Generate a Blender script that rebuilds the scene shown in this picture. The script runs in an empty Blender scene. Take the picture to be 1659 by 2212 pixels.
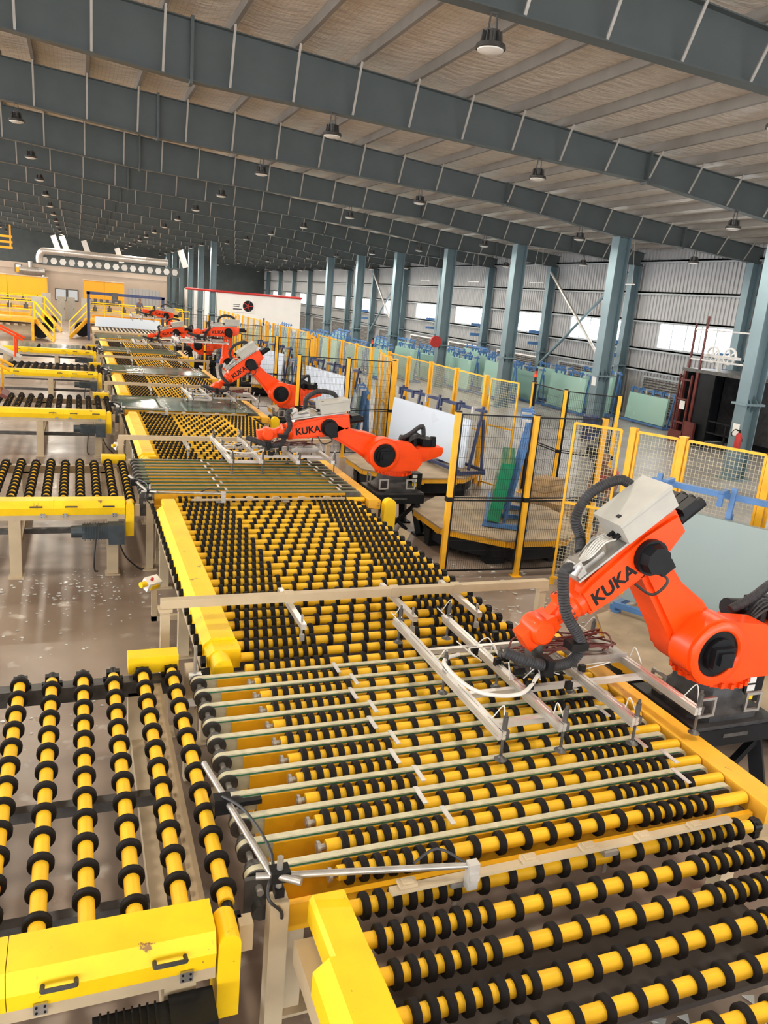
import bpy, math, random
from mathutils import Vector, Matrix
random.seed(11)
SC = bpy.context.scene
COL = SC.collection
# ------------------------------------------------------------------ camera
RW = ((0.9324145, -0.3509826, 0.0861065), (-0.0131379, -0.2710274, -0.9624820), (0.3611517, 0.8963009, -0.2573210))
cam_d = bpy.data.cameras.new('camera'); cam = bpy.data.objects.new('camera', cam_d); COL.objects.link(cam)
cam.matrix_world = Matrix(((RW[0][0], -RW[1][0], -RW[2][0], 0), (RW[0][1], -RW[1][1], -RW[2][1], 0), (RW[0][2], -RW[1][2], -RW[2][2], 4.08), (0, 0, 0, 1)))
cam_d.sensor_fit = 'HORIZONTAL'; cam_d.sensor_width = 36.0; cam_d.lens = 1693.57 / 1659 * 36.0
cam_d.clip_start = 0.05; cam_d.clip_end = 500
SC.camera = cam
# ------------------------------------------------------------------ world, exposure
w = bpy.data.worlds.new('overcast_sky'); SC.world = w; w.use_nodes = True
bg = w.node_tree.nodes['Background']; bg.inputs[0].default_value = (0.96, 0.98, 1.0, 1); bg.inputs[1].default_value = 7.0
vs = SC.view_settings; vs.view_transform = 'Standard'; vs.look = 'None'; vs.gamma = 1.0; vs.use_curve_mapping = False; vs.exposure = 0.33
LAMP_W = 112.0
SC.cycles.use_denoising = True
SC.cycles.use_adaptive_sampling = True; SC.cycles.adaptive_threshold = 0.05
SC.cycles.max_bounces = 5; SC.cycles.diffuse_bounces = 3; SC.cycles.glossy_bounces = 3; SC.cycles.transmission_bounces = 4; SC.cycles.transparent_max_bounces = 8
SC.cycles.caustics_reflective = False; SC.cycles.caustics_refractive = False
SC.cycles.sample_clamp_indirect = 6.0
# ------------------------------------------------------------------ materials
MT = {}
def M(name, col, rough=0.5, metal=0.0, var=0.12, scale=6.0, bump=0.0, bscale=60.0, spot=None, spot_t=0.68, spot_scale=9.0, coat=0.0, spec=0.5):
    m = bpy.data.materials.new(name); m.use_nodes = True; nt = m.node_tree; N = nt.nodes; L = nt.links
    b = N['Principled BSDF']; b.inputs['Roughness'].default_value = rough; b.inputs['Metallic'].default_value = metal
    b.inputs['Coat Weight'].default_value = coat; b.inputs['Specular IOR Level'].default_value = spec
    tc = N.new('ShaderNodeTexCoord'); nz = N.new('ShaderNodeTexNoise'); nz.inputs['Scale'].default_value = scale; nz.inputs['Detail'].default_value = 5
    L.new(tc.outputs['Object'], nz.inputs['Vector'])
    mx = N.new('ShaderNodeMix'); mx.data_type = 'RGBA'
    mx.inputs[6].default_value = (*[max(0, c * (1 - var)) for c in col], 1); mx.inputs[7].default_value = (*[min(1, c * (1 + var)) for c in col], 1)
    mr = N.new('ShaderNodeMapRange'); mr.inputs[1].default_value = 0.3; mr.inputs[2].default_value = 0.7
    L.new(nz.outputs['Fac'], mr.inputs[0]); L.new(mr.outputs[0], mx.inputs[0])
    out = mx.outputs[2]
    if spot:
        n2 = N.new('ShaderNodeTexNoise'); n2.inputs['Scale'].default_value = spot_scale; n2.inputs['Detail'].default_value = 8; n2.inputs['Roughness'].default_value = 0.72
        L.new(tc.outputs['Object'], n2.inputs['Vector'])
        r2 = N.new('ShaderNodeMapRange'); r2.inputs[1].default_value = spot_t; r2.inputs[2].default_value = spot_t + 0.03
        L.new(n2.outputs['Fac'], r2.inputs[0])
        m2 = N.new('ShaderNodeMix'); m2.data_type = 'RGBA'; m2.inputs[7].default_value = (*spot, 1)
        L.new(r2.outputs[0], m2.inputs[0]); L.new(out, m2.inputs[6]); out = m2.outputs[2]
    L.new(out, b.inputs['Base Color'])
    if bump:
        n3 = N.new('ShaderNodeTexNoise'); n3.inputs['Scale'].default_value = bscale; n3.inputs['Detail'].default_value = 4
        L.new(tc.outputs['Object'], n3.inputs['Vector'])
        bp = N.new('ShaderNodeBump'); bp.inputs['Strength'].default_value = bump; bp.inputs['Distance'].default_value = 0.02
        L.new(n3.outputs['Fac'], bp.inputs['Height']); L.new(bp.outputs[0], b.inputs['Normal'])
    MT[name] = m
    return m
M('yellow_paint', (0.95, 0.60, 0.010), 0.42, 0, 0.10, 3, spot=(0.25, 0.13, 0.04), spot_t=0.645, spot_scale=7, spec=0.3)
M('yellow_roller', (0.93, 0.53, 0.018), 0.46, 0, 0.10, 5, spot=(0.35, 0.20, 0.05), spot_t=0.72, spot_scale=14, spec=0.3)
M('amber_paint', (0.80, 0.40, 0.012), 0.42, 0, 0.15, 4, spot=(0.28, 0.13, 0.03), spot_t=0.72)
M('rubber', (0.014, 0.012, 0.012), 0.72, 0, 0.35, 12, spec=0.15, bump=0.15, bscale=120)
M('beige_paint', (0.48, 0.38, 0.245), 0.5, 0, 0.12, 3, spot=(0.26, 0.19, 0.11), spot_t=0.71)
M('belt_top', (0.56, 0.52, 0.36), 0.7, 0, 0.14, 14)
M('belt_dark', (0.20, 0.185, 0.13), 0.7, 0, 0.2, 14)  # darker belt tone for the tables beyond the nearest
M('worn_yellow', (0.86, 0.47, 0.045), 0.5, 0, 0.14, 2.5, spot=(0.30, 0.17, 0.06), spot_t=0.63, spot_scale=9, spec=0.3)
M('belt_green', (0.03, 0.15, 0.07), 0.6)
M('fence_yellow', (0.88, 0.45, 0.012), 0.42, 0, 0.12, 4)
M('shade_brown', (0.030, 0.022, 0.018), 0.55, 0, 0.4, 4)  # near-black brown standing in for shade under the rollers
M('orange_panel', (0.90, 0.42, 0.006), 0.5, 0, 0.03, 1)
M('orange_panel_dark', (0.72, 0.30, 0.005), 0.5, 0, 0.03, 1)
M('steel', (0.42, 0.40, 0.37), 0.38, 0.75, 0.2, 8)
M('steel_dark', (0.10, 0.095, 0.09), 0.45, 0.6, 0.3, 10)
M('galv', (0.55, 0.53, 0.50), 0.45, 0.5, 0.12, 10)
M('aluminium', (0.66, 0.64, 0.61), 0.34, 0.7, 0.08, 6)
M('black_plastic', (0.008, 0.008, 0.009), 0.42, 0, 0.3, 10, spec=0.2)
M('black_steel', (0.007, 0.008, 0.010), 0.42, 0.0, 0.4, 4, spec=0.2, spot=(0.07, 0.06, 0.05), spot_t=0.7)
M('orange_paint', (0.90, 0.070, 0.004), 0.36, 0, 0.08, 4, coat=0.1, spec=0.3)
M('cast_grey', (0.035, 0.034, 0.036), 0.5, 0.2, 0.4, 7, bump=0.2)
M('box_grey', (0.42, 0.41, 0.37), 0.45, 0, 0.08, 5, spot=(0.38, 0.28, 0.20), spot_t=0.66, spot_scale=5)
M('hose_grey', (0.035, 0.035, 0.038), 0.5, 0, 0.25, 20, spec=0.25)
M('motor_blue', (0.05, 0.065, 0.075), 0.42, 0.3, 0.25, 8)
M('beam_steel', (0.080, 0.095, 0.094), 0.5, 0.0, 0.12, 1.2)
M('column_steel', (0.155, 0.225, 0.255), 0.45, 0.0, 0.12, 1.0)
M('purlin_grey', (0.30, 0.275, 0.245), 0.5, 0.3, 0.1, 2)
M('brace_grey', (0.42, 0.39, 0.35), 0.5, 0.3, 0.1, 4)
M('wall_sheet', (0.37, 0.37, 0.37), 0.45, 0.25, 0.06, 0.6)
M('girt', (0.36, 0.39, 0.40), 0.5, 0.2)
M('white_wall', (0.80, 0.78, 0.75), 0.7, 0, 0.03, 1)
M('beige_wall', (0.46, 0.37, 0.295), 0.8, 0, 0.05, 1)
M('blue_paint', (0.07, 0.18, 0.40), 0.45, 0, 0.2, 4, spot=(0.02, 0.04, 0.08), spot_t=0.66)
M('navy_paint', (0.03, 0.045, 0.12), 0.45, 0, 0.2, 3)
M('wood', (0.42, 0.28, 0.14), 0.75, 0, 0.3, 5)
M('deck', (0.36, 0.275, 0.18), 0.6, 0, 0.25, 2.5, spot=(0.22, 0.15, 0.09), spot_t=0.62, spot_scale=4)
M('red_paint', (0.45, 0.02, 0.015), 0.5)
M('dark_red', (0.13, 0.022, 0.016), 0.5, 0, 0.25, 4)
M('white_print', (0.80, 0.79, 0.76), 0.6, 0, 0.02)
M('cable', (0.02, 0.02, 0.022), 0.5)
M('cable_white', (0.62, 0.60, 0.56), 0.45, 0, 0.1)
M('lamp_lens', (0.85, 0.82, 0.75), 0.4, 0, 0.03)
M('skin', (0.20, 0.10, 0.06), 0.55); M('hair', (0.012, 0.010, 0.010), 0.5)
M('shirt_red', (0.42, 0.10, 0.09), 0.8, 0, 0.4, 30); M('trousers', (0.12, 0.13, 0.15), 0.8); M('shirt_blue', (0.10, 0.13, 0.22), 0.8)
def simple_glass(name, col, alpha, rough=0.08):
    m = bpy.data.materials.new(name); m.use_nodes = True; N = m.node_tree.nodes; L = m.node_tree.links
    b = N['Principled BSDF']; b.inputs['Base Color'].default_value = (*col, 1); b.inputs['Roughness'].default_value = rough
    b.inputs['IOR'].default_value = 1.45; b.inputs['Alpha'].default_value = alpha
    tc = N.new('ShaderNodeTexCoord'); nz = N.new('ShaderNodeTexNoise'); nz.inputs['Scale'].default_value = 1.3
    L.new(tc.outputs['Object'], nz.inputs['Vector'])
    mr = N.new('ShaderNodeMapRange'); mr.inputs[3].default_value = rough * 0.5; mr.inputs[4].default_value = rough * 1.8
    L.new(nz.outputs['Fac'], mr.inputs[0]); L.new(mr.outputs[0], b.inputs['Roughness'])
    MT[name] = m
simple_glass('window_glass', (0.9, 0.95, 1.0), 0.18)
simple_glass('green_glass', (0.36, 0.58, 0.50), 0.90, 0.2)
simple_glass('deep_green_glass', (0.02, 0.22, 0.11), 0.95, 0.12)
simple_glass('grey_glass', (0.27, 0.34, 0.33), 0.92, 0.35)
simple_glass('sky_glass', (0.62, 0.70, 0.80), 0.95, 0.3)
simple_glass('line_glass', (0.12, 0.20, 0.17), 0.62, 0.1)
simple_glass('shard_glass', (0.75, 0.78, 0.76), 0.75, 0.15)
def floor_mat():
    m = bpy.data.materials.new('concrete_floor'); m.use_nodes = True; N = m.node_tree.nodes; L = m.node_tree.links
    b = N['Principled BSDF']; tc = N.new('ShaderNodeTexCoord')
    def nz(s, d=6, dist=0.0):
        n = N.new('ShaderNodeTexNoise'); n.inputs['Scale'].default_value = s; n.inputs['Detail'].default_value = d; n.inputs['Distortion'].default_value = dist
        L.new(tc.outputs['Object'], n.inputs['Vector']); return n
    r = N.new('ShaderNodeValToRGB'); r.color_ramp.elements[0].position = 0.32; r.color_ramp.elements[0].color = (0.18, 0.130, 0.098, 1)
    r.color_ramp.elements[1].position = 0.68; r.color_ramp.elements[1].color = (0.33, 0.258, 0.205, 1)
    L.new(nz(0.55, 8, 0.6).outputs['Fac'], r.inputs[0])
    r2 = N.new('ShaderNodeMapRange'); r2.inputs[1].default_value = 0.62; r2.inputs[2].default_value = 0.72
    L.new(nz(3.1, 10, 0.3).outputs['Fac'], r2.inputs[0])
    mx = N.new('ShaderNodeMix'); mx.data_type = 'RGBA'; mx.inputs[7].default_value = (0.42, 0.37, 0.32, 1)
    L.new(r2.outputs[0], mx.inputs[0]); L.new(r.outputs[0], mx.inputs[6])
    sx = N.new('ShaderNodeSeparateXYZ'); L.new(tc.outputs['Object'], sx.inputs[0])   # floor colour turns greyer towards the storage side
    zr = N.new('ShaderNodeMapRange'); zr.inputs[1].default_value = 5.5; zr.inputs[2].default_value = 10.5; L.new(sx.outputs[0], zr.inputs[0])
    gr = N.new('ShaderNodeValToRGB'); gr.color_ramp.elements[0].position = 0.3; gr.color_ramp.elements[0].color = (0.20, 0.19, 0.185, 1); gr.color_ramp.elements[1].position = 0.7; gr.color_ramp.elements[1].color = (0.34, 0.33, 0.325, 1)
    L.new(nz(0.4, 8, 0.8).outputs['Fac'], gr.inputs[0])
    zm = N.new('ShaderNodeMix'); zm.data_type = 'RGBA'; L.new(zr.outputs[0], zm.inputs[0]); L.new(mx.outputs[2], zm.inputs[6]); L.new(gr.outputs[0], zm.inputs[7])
    L.new(zm.outputs[2], b.inputs['Base Color'])
    r3 = N.new('ShaderNodeMapRange'); r3.inputs[3].default_value = 0.18; r3.inputs[4].default_value = 0.5
    L.new(nz(1.2, 5, 0.5).outputs['Fac'], r3.inputs[0]); L.new(r3.outputs[0], b.inputs['Roughness'])
    MT['floor'] = m
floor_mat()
def roof_mat():
    m = bpy.data.materials.new('foil_insulation'); m.use_nodes = True; N = m.node_tree.nodes; L = m.node_tree.links
    b = N['Principled BSDF']; tc = N.new('ShaderNodeTexCoord')
    sep = N.new('ShaderNodeSeparateXYZ'); L.new(tc.outputs['Object'], sep.inputs[0])
    def grid(out, pitch):
        a = N.new('ShaderNodeMath'); a.operation = 'DIVIDE'; a.inputs[1].default_value = pitch; L.new(out, a.inputs[0])
        f = N.new('ShaderNodeMath'); f.operation = 'FRACT'; L.new(a.outputs[0], f.inputs[0])
        c = N.new('ShaderNodeMath'); c.operation = 'LESS_THAN'; c.inputs[1].default_value = 0.09; L.new(f.outputs[0], c.inputs[0]); return c
    g1 = grid(sep.outputs[0], 0.095); g2 = grid(sep.outputs[1], 0.075)
    mxm = N.new('ShaderNodeMath'); mxm.operation = 'MAXIMUM'; L.new(g1.outputs[0], mxm.inputs[0]); L.new(g2.outputs[0], mxm.inputs[1])
    nz = N.new('ShaderNodeTexNoise'); nz.inputs['Scale'].default_value = 2.2; nz.inputs['Detail'].default_value = 6
    mp = N.new('ShaderNodeMapping'); mp.inputs['Scale'].default_value = (1.0, 3.0, 1.0); L.new(tc.outputs['Object'], mp.inputs[0]); L.new(mp.outputs[0], nz.inputs['Vector'])
    r = N.new('ShaderNodeValToRGB'); r.color_ramp.elements[0].position = 0.3; r.color_ramp.elements[0].color = (0.74, 0.65, 0.55, 1)
    r.color_ramp.elements[1].position = 0.7; r.color_ramp.elements[1].color = (0.94, 0.87, 0.77, 1); L.new(nz.outputs['Fac'], r.inputs[0])
    mx = N.new('ShaderNodeMix'); mx.data_type = 'RGBA'; mx.inputs[7].default_value = (0.20, 0.17, 0.14, 1)
    sc = N.new('ShaderNodeMath'); sc.operation = 'MULTIPLY'; sc.inputs[1].default_value = 0.34; L.new(mxm.outputs[0], sc.inputs[0])
    L.new(sc.outputs[0], mx.inputs[0]); L.new(r.outputs[0], mx.inputs[6]); L.new(mx.outputs[2], b.inputs['Base Color'])
    b.inputs['Metallic'].default_value = 0.10; b.inputs['Roughness'].default_value = 0.30
    bp = N.new('ShaderNodeBump'); bp.inputs['Strength'].default_value = 0.5; bp.inputs['Distance'].default_value = 0.12
    L.new(nz.outputs['Fac'], bp.inputs['Height']); L.new(bp.outputs[0], b.inputs['Normal'])
    MT['roof'] = m
roof_mat()
# ------------------------------------------------------------------ mesh helpers
class MB:
    def __init__(s): s.v = []; s.f = []
    def add(s, vs, fs):
        o = len(s.v); s.v.extend([tuple(p) for p in vs]); s.f.extend([tuple(i + o for i in q) for q in fs]); return s
    def box(s, x0, x1, y0, y1, z0, z1):
        return s.add([(x0, y0, z0), (x1, y0, z0), (x1, y1, z0), (x0, y1, z0), (x0, y0, z1), (x1, y0, z1), (x1, y1, z1), (x0, y1, z1)],
                     [(0, 3, 2, 1), (4, 5, 6, 7), (0, 1, 5, 4), (1, 2, 6, 5), (2, 3, 7, 6), (3, 0, 4, 7)])
    def beam(s, a, b, w, h, up=(0, 0, 1)):
        a = Vector(a); b = Vector(b); d = (b - a).normalized(); u = Vector(up)
        if abs(d.dot(u)) > 0.99: u = Vector((0, 1, 0))
        r = d.cross(u).normalized(); u = r.cross(d)
        r = r * (w / 2); u = u * (h / 2)
        return s.add([a - r - u, a + r - u, a + r + u, a - r + u, b - r - u, b + r - u, b + r + u, b - r + u],
                     [(0, 1, 2, 3), (7, 6, 5, 4), (0, 4, 5, 1), (1, 5, 6, 2), (2, 6, 7, 3), (3, 7, 4, 0)])
    def cyl(s, a, b, r, n=12, r2=None, caps=True):
        a = Vector(a); b = Vector(b); d = (b - a).normalized(); r2 = r if r2 is None else r2
        u = Vector((0, 0, 1)) if abs(d.z) < 0.9 else Vector((1, 0, 0))
        p = d.cross(u).normalized(); q = d.cross(p)
        o = [(p * math.cos(t) + q * math.sin(t)) for t in [2 * math.pi * i / n for i in range(n)]]
        vs = [a + e * r for e in o] + [b + e * r2 for e in o]
        fs = [(i, i + n, (i + 1) % n + n, (i + 1) % n) for i in range(n)]
        if caps: fs += [tuple(range(n)), tuple(range(2 * n - 1, n - 1, -1))]
        return s.add(vs, fs)
    def tube(s, pts, rs, n=8, smooth=0, closed_ends=True):
        P = [Vector(p) for p in pts]
        if smooth: P = catmull(P, smooth)
        if not hasattr(rs, '__len__'): rs = [rs] * len(P)
        vs = []; t0 = None
        for i, p in enumerate(P):
            t = (P[min(i + 1, len(P) - 1)] - P[max(i - 1, 0)]).normalized()
            if t0 is None:
                u = Vector((0, 0, 1)) if abs(t.z) < 0.9 else Vector((1, 0, 0)); a = t.cross(u).normalized()
            else:
                a = (a - t * a.dot(t)).normalized()
            t0 = t; b = t.cross(a)
            for k in range(n):
                th = 2 * math.pi * k / n; vs.append(p + (a * math.cos(th) + b * math.sin(th)) * rs[i])
        fs = []
        for i in range(len(P) - 1):
            for k in range(n):
                fs.append((i * n + k, i * n + (k + 1) % n, (i + 1) * n + (k + 1) % n, (i + 1) * n + k))
        if closed_ends: fs += [tuple(range(n - 1, -1, -1)), tuple(range((len(P) - 1) * n, len(P) * n))]
        return s.add(vs, fs)
    def prism(s, prof, fn, a, b):
        n = len(prof); vs = [fn(p, a) for p in prof] + [fn(p, b) for p in prof]
        fs = [(i, (i + 1) % n, (i + 1) % n + n, i + n) for i in range(n)] + [tuple(range(n - 1, -1, -1)), tuple(range(n, 2 * n))]
        return s.add(vs, fs)
    def lathe(s, prof, o, d, n=16, close=False):
        o = Vector(o); d = Vector(d).normalized(); u = Vector((0, 0, 1)) if abs(d.z) < 0.9 else Vector((1, 0, 0))
        p = d.cross(u).normalized(); q = d.cross(p); vs = []; m = len(prof)
        for k in range(n):
            t = 2 * math.pi * k / n; e = p * math.cos(t) + q * math.sin(t)
            for (r, h) in prof: vs.append(o + d * h + e * r)
        fs = []
        for k in range(n):
            for j in range(m if close else m - 1):
                j2 = (j + 1) % m; fs.append((k * m + j, ((k + 1) % n) * m + j, ((k + 1) % n) * m + j2, k * m + j2))
        return s.add(vs, fs)
    def mesh(s, name, mat, smooth=35):
        me = bpy.data.meshes.new(name); me.from_pydata(s.v, [], s.f); me.validate()
        if mat: me.materials.append(MT[mat])
        if smooth:
            me.polygons.foreach_set('use_smooth', [True] * len(me.polygons)); me.set_sharp_from_angle(angle=math.radians(smooth))
        me.update(); return me
    def build(s, name, mat, parent=None, smooth=35, loc=None):
        o = bpy.data.objects.new(name, s.mesh(name, mat, smooth)); COL.objects.link(o)
        if parent is not None: o.parent = parent
        if loc: o.location = loc
        return o
def catmull(P, k):
    Q = []; n = len(P)
    for i in range(n - 1):
        a, b, c, d = P[max(i - 1, 0)], P[i], P[i + 1], P[min(i + 2, n - 1)]
        for j in range(k):
            t = j / k; Q.append(0.5 * ((2 * b) + (c - a) * t + (2 * a - 5 * b + 4 * c - d) * t * t + (3 * b - a - 3 * c + d) * t ** 3))
    Q.append(P[-1]); return Q
def tag(o, label, cat, group=None):
    o['label'] = label; o['category'] = cat
    if group: o['group'] = group
    return o
def thing(name, label, cat, loc=(0, 0, 0), rz=0.0, group=None):
    o = bpy.data.objects.new(name, None); COL.objects.link(o); o.location = loc; o.rotation_euler = (0, 0, rz); o.empty_display_size = 0.1
    return tag(o, label, cat, group)
def inst(name, me, parent, loc=(0, 0, 0), rot=None):
    o = bpy.data.objects.new(name, me); COL.objects.link(o); o.parent = parent; o.location = loc
    if rot: o.rotation_euler = rot
    return o
def copy_tree(o, parent=None):
    c = o.copy(); COL.objects.link(c); c.parent = parent
    for ch in o.children: copy_tree(ch, c)
    return c
XZ = lambda p, y: (p[0], y, p[1])
YZ = lambda p, x: (x, p[0], p[1])
XY = lambda p, z: (p[0], p[1], z)
ORD = ['first', 'second', 'third', 'fourth', 'fifth', 'sixth', 'seventh', 'eighth', 'ninth', 'tenth', 'eleventh', 'twelfth', 'thirteenth', 'fourteenth', 'fifteenth', 'sixteenth', 'seventeenth', 'eighteenth', 'nineteenth', 'twentieth']
def arc(cx, cy, r, a0, a1, n):
    return [(cx + r * math.cos(math.radians(a0 + (a1 - a0) * i / n)), cy + r * math.sin(math.radians(a0 + (a1 - a0) * i / n))) for i in range(n + 1)]
def text_mesh(s, size, mat):
    cu = bpy.data.curves.new('lettering', 'FONT'); cu.body = s; cu.size = size; cu.extrude = 0.0015
    cu.offset = size * 0.03
    o = bpy.data.objects.new('lettering', cu); COL.objects.link(o)
    dg = bpy.context.evaluated_depsgraph_get(); me = bpy.data.meshes.new_from_object(o.evaluated_get(dg))
    bpy.data.objects.remove(o); bpy.data.curves.remove(cu)
    me.materials.clear(); me.materials.append(MT[mat]); return me
# ------------------------------------------------------------------ the hall
def roof_z(x):
    return 9.08 - 0.0755 * x if x > -14 else 9.08 + 0.0755 * 14 + 0.0755 * (x + 14)
BOT = [(-32, 7.2), (-14, 8.95), (-1.5, 8.2), (2.1, 7.87), (13.0, 7.48), (17.74, 6.97), (20.3, 6.92), (24.2, 6.68)]
def bot_z(x):
    for (a, za), (b, zb) in zip(BOT, BOT[1:]):
        if x <= b: return za + (zb - za) * (x - a) / (b - a)
    return BOT[-1][1]
FY = [10.18 + 6.99 * i for i in range(-2, 14)]
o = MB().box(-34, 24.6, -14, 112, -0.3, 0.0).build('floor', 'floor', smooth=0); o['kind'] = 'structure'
# ceiling: insulation blanket sagging between purlins
PX = [-31.5 + 1.272 * i for i in range(45)]
mb = MB(); xs = []
for i, x in enumerate(PX):
    xs.append((x, 0.22))
    if i < len(PX) - 1:
        for t in (0.25, 0.5, 0.75): xs.append((x + 1.272 * t, 0.22 - 0.05 * math.sin(math.pi * t)))
vs = []; fs = []
YS = [-14 + 3.0 * k for k in range(43)]
for y in YS:
    for (x, d) in xs: vs.append((x, y, roof_z(x) + d))
n = len(xs)
for j in range(len(YS) - 1):
    for i in range(n - 1): fs.append((j * n + i, j * n + i + 1, (j + 1) * n + i + 1, (j + 1) * n + i))
vs += [(x, y, z + 0.12) for (x, y, z) in vs]; k = len(YS) * n
fs += [tuple(q + k for q in reversed(f)) for f in fs]
ceil = MB().add(vs, fs).build('ceiling', 'roof', smooth=60); ceil['kind'] = 'structure'
for x in PX[::1]:
    z = roof_z(x)
    MB().prism([(x - 0.03, z + 0.012), (x + 0.05, z + 0.012), (x + 0.05, z + 0.03), (x - 0.01, z + 0.03), (x - 0.01, z + 0.215), (x - 0.03, z + 0.215)], XZ, -14, 112).build('purlin', 'purlin_grey', ceil, smooth=0)
# roof beams
def roof_beam(y, idx):
    t = thing('roof_beam', 'grey-green tapered steel roof beam, %s from the camera, spanning the hall' % ORD[idx], 'roof beam', (0, y, 0), group='tapered steel roof beams')
    X = [p[0] for p in BOT]
    MB().prism([(x, roof_z(x)) for x in (-32, -14, 24.2)] + [(x, z) for (x, z) in reversed(BOT)], XZ, -0.007, 0.007).build('web', 'beam_steel', t, smooth=0)
    mb = MB()
    for (a, za), (b, zb) in zip(BOT, BOT[1:]): mb.beam((a, 0, za), (b, 0, zb), 0.26, 0.022)
    mb.build('bottom_flange', 'beam_steel', t, smooth=0)
    MB().beam((-32, 0, roof_z(-32)), (-14, 0, roof_z(-14)), 0.26, 0.02).beam((-14, 0, roof_z(-14)), (24.2, 0, roof_z(24.2)), 0.26, 0.02).build('top_flange', 'beam_steel', t, smooth=0)
    for sx in (2.1, 13.0, 20.3):
        MB().box(sx - 0.03, sx + 0.03, -0.14, 0.14, bot_z(sx) - 0.06, roof_z(sx) + 0.06).build('splice_plate', 'beam_steel', t, smooth=0)
    for x in PX:
        if -9 < x < 24:
            MB().beam((x, -0.10, bot_z(x) + 0.02), (x, -0.50, roof_z(x) + 0.03), 0.045, 0.02).build('flange_brace', 'brace_grey', t, smooth=0)
    return t
for i, y in enumerate(FY): roof_beam(y, i)
# lamps
def make_lamp():
    t = thing('high_bay_lamp', 'lamp', 'lamp')
    MB().box(-0.05, 0.05, -0.03, 0.03, -0.02, 0.0).beam((-0.04, 0, 0), (-0.06, 0, -0.22), 0.015, 0.03).beam((0.04, 0, 0), (0.06, 0, -0.22), 0.015, 0.03).build('bracket', 'steel_dark', t, smooth=0)
    mb = MB().cyl((0, 0, -0.2), (0, 0, -0.34), 0.085, 16)
    for k in range(10):
        a = 2 * math.pi * k / 10; mb.beam((0.10 * math.cos(a), 0.10 * math.sin(a), -0.22), (0.12 * math.cos(a), 0.12 * math.sin(a), -0.36), 0.012, 0.06)
    mb.build('housing', 'steel_dark', t)
    MB().lathe([(0.10, -0.36), (0.19, -0.37), (0.20, -0.42), (0.185, -0.43)], (0, 0, 0), (0, 0, 1), 20).build('reflector', 'steel_dark', t)
    MB().lathe([(0.0, -0.47), (0.10, -0.465), (0.17, -0.44), (0.18, -0.40), (0.0, -0.40)], (0, 0, 0), (0, 0, 1), 20).build('lens', 'lamp_lens', t)
    ld = bpy.data.lights.new('lamp_fill_light', 'AREA'); ld.shape = 'DISK'; ld.size = 0.45; ld.energy = LAMP_W; ld.color = (1.0, 0.90, 0.76)  # added fill light; the lamp itself is unlit, the hall has daylight
    lo = bpy.data.objects.new('lamp_fill_light', ld); COL.objects.link(lo); lo.parent = t; lo.location = (0, 0, -0.49)
    return t
LX = [-19, -13.2, -7.3, -1.4, 5.0, 10.0, 16.0, 21.0]
lamp0 = None
FAR_FILL = bpy.data.lights.new('far_fill_light', 'AREA'); FAR_FILL.shape = 'DISK'; FAR_FILL.size = 0.45; FAR_FILL.energy = LAMP_W * 1.9; FAR_FILL.color = (1.0, 0.92, 0.80)  # stronger fill under the far lamps, added in place of daylight
for i, y in enumerate(FY):
    for j, x in enumerate(LX):
        if lamp0 is None: l = lamp0 = make_lamp()
        else: l = copy_tree(lamp0)
        if x == 10.0 and y > 60: x = 9.2
        l.location = (x, y, bot_z(x) - 0.012)
        if y > 42:
            for ch in l.children:
                if ch.type == 'LIGHT': ch.data = FAR_FILL
        tag(l, 'round high-bay lamp under the %s roof beam from the camera, %s from the right' % (ORD[i], ORD[len(LX) - 1 - j]), 'lamp', 'high-bay lamps under the roof beams')
# columns
def make_column(h, dep, wid, collar, label, x, y, group):
    t = thing('steel_column', label, 'column', (x, y, 0), group=group)
    mb = MB().box(-dep / 2, -dep / 2 + 0.03, -wid / 2, wid / 2, 0, h).box(dep / 2 - 0.03, dep / 2, -wid / 2, wid / 2, 0, h).box(-dep / 2 + 0.03, dep / 2 - 0.03, -0.012, 0.012, 0, h)
    mb.build('shaft', 'column_steel', t, smooth=0)
    mb = MB().box(-dep / 2 - 0.1, dep / 2 + 0.1, -wid / 2 - 0.06, wid / 2 + 0.06, collar - 0.03, collar + 0.03)
    mb.build('collar_plate', 'column_steel', t, smooth=0)
    mb = MB()
    for s in (-1, 1):
        for xx in (-dep * 0.25, dep * 0.25):
            mb.prism([(-wid / 2 - 0.05, collar), (0, collar), (0, collar + s * 0.28)], YZ, xx - 0.01, xx + 0.01)
    mb.build('gusset', 'column_steel', t, smooth=0)
    MB().box(-dep / 2 - 0.12, dep / 2 + 0.12, -wid / 2 - 0.1, wid / 2 + 0.1, 0, 0.04).build('base_plate', 'column_steel', t, smooth=0)
    return t
CY = [17.17 + 6.99 * i for i in range(-1, 14)]
cols = []
for i, y in enumerate(CY[:8]):
    cols.append(make_column(bot_z(17.74), 0.52, 0.42, 2.19, 'blue-grey steel column in the inner row, %s from the camera' % ORD[i], 17.74, y, 'inner row of steel columns'))
for i, y in enumerate(CY):
    make_column(bot_z(23.9), 0.42, 0.34, 2.19, 'blue-grey steel column against the corrugated wall, %s from the camera' % ORD[i], 23.85, y, 'steel columns along the right wall')
for i in range(6):
    make_column(bot_z(10.15), 0.46, 0.40, 2.0, 'blue-grey steel column beside the beige building, %s from the camera' % ORD[i], 10.15, 66.1 + 6.99 * i, 'far row of steel columns')
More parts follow.
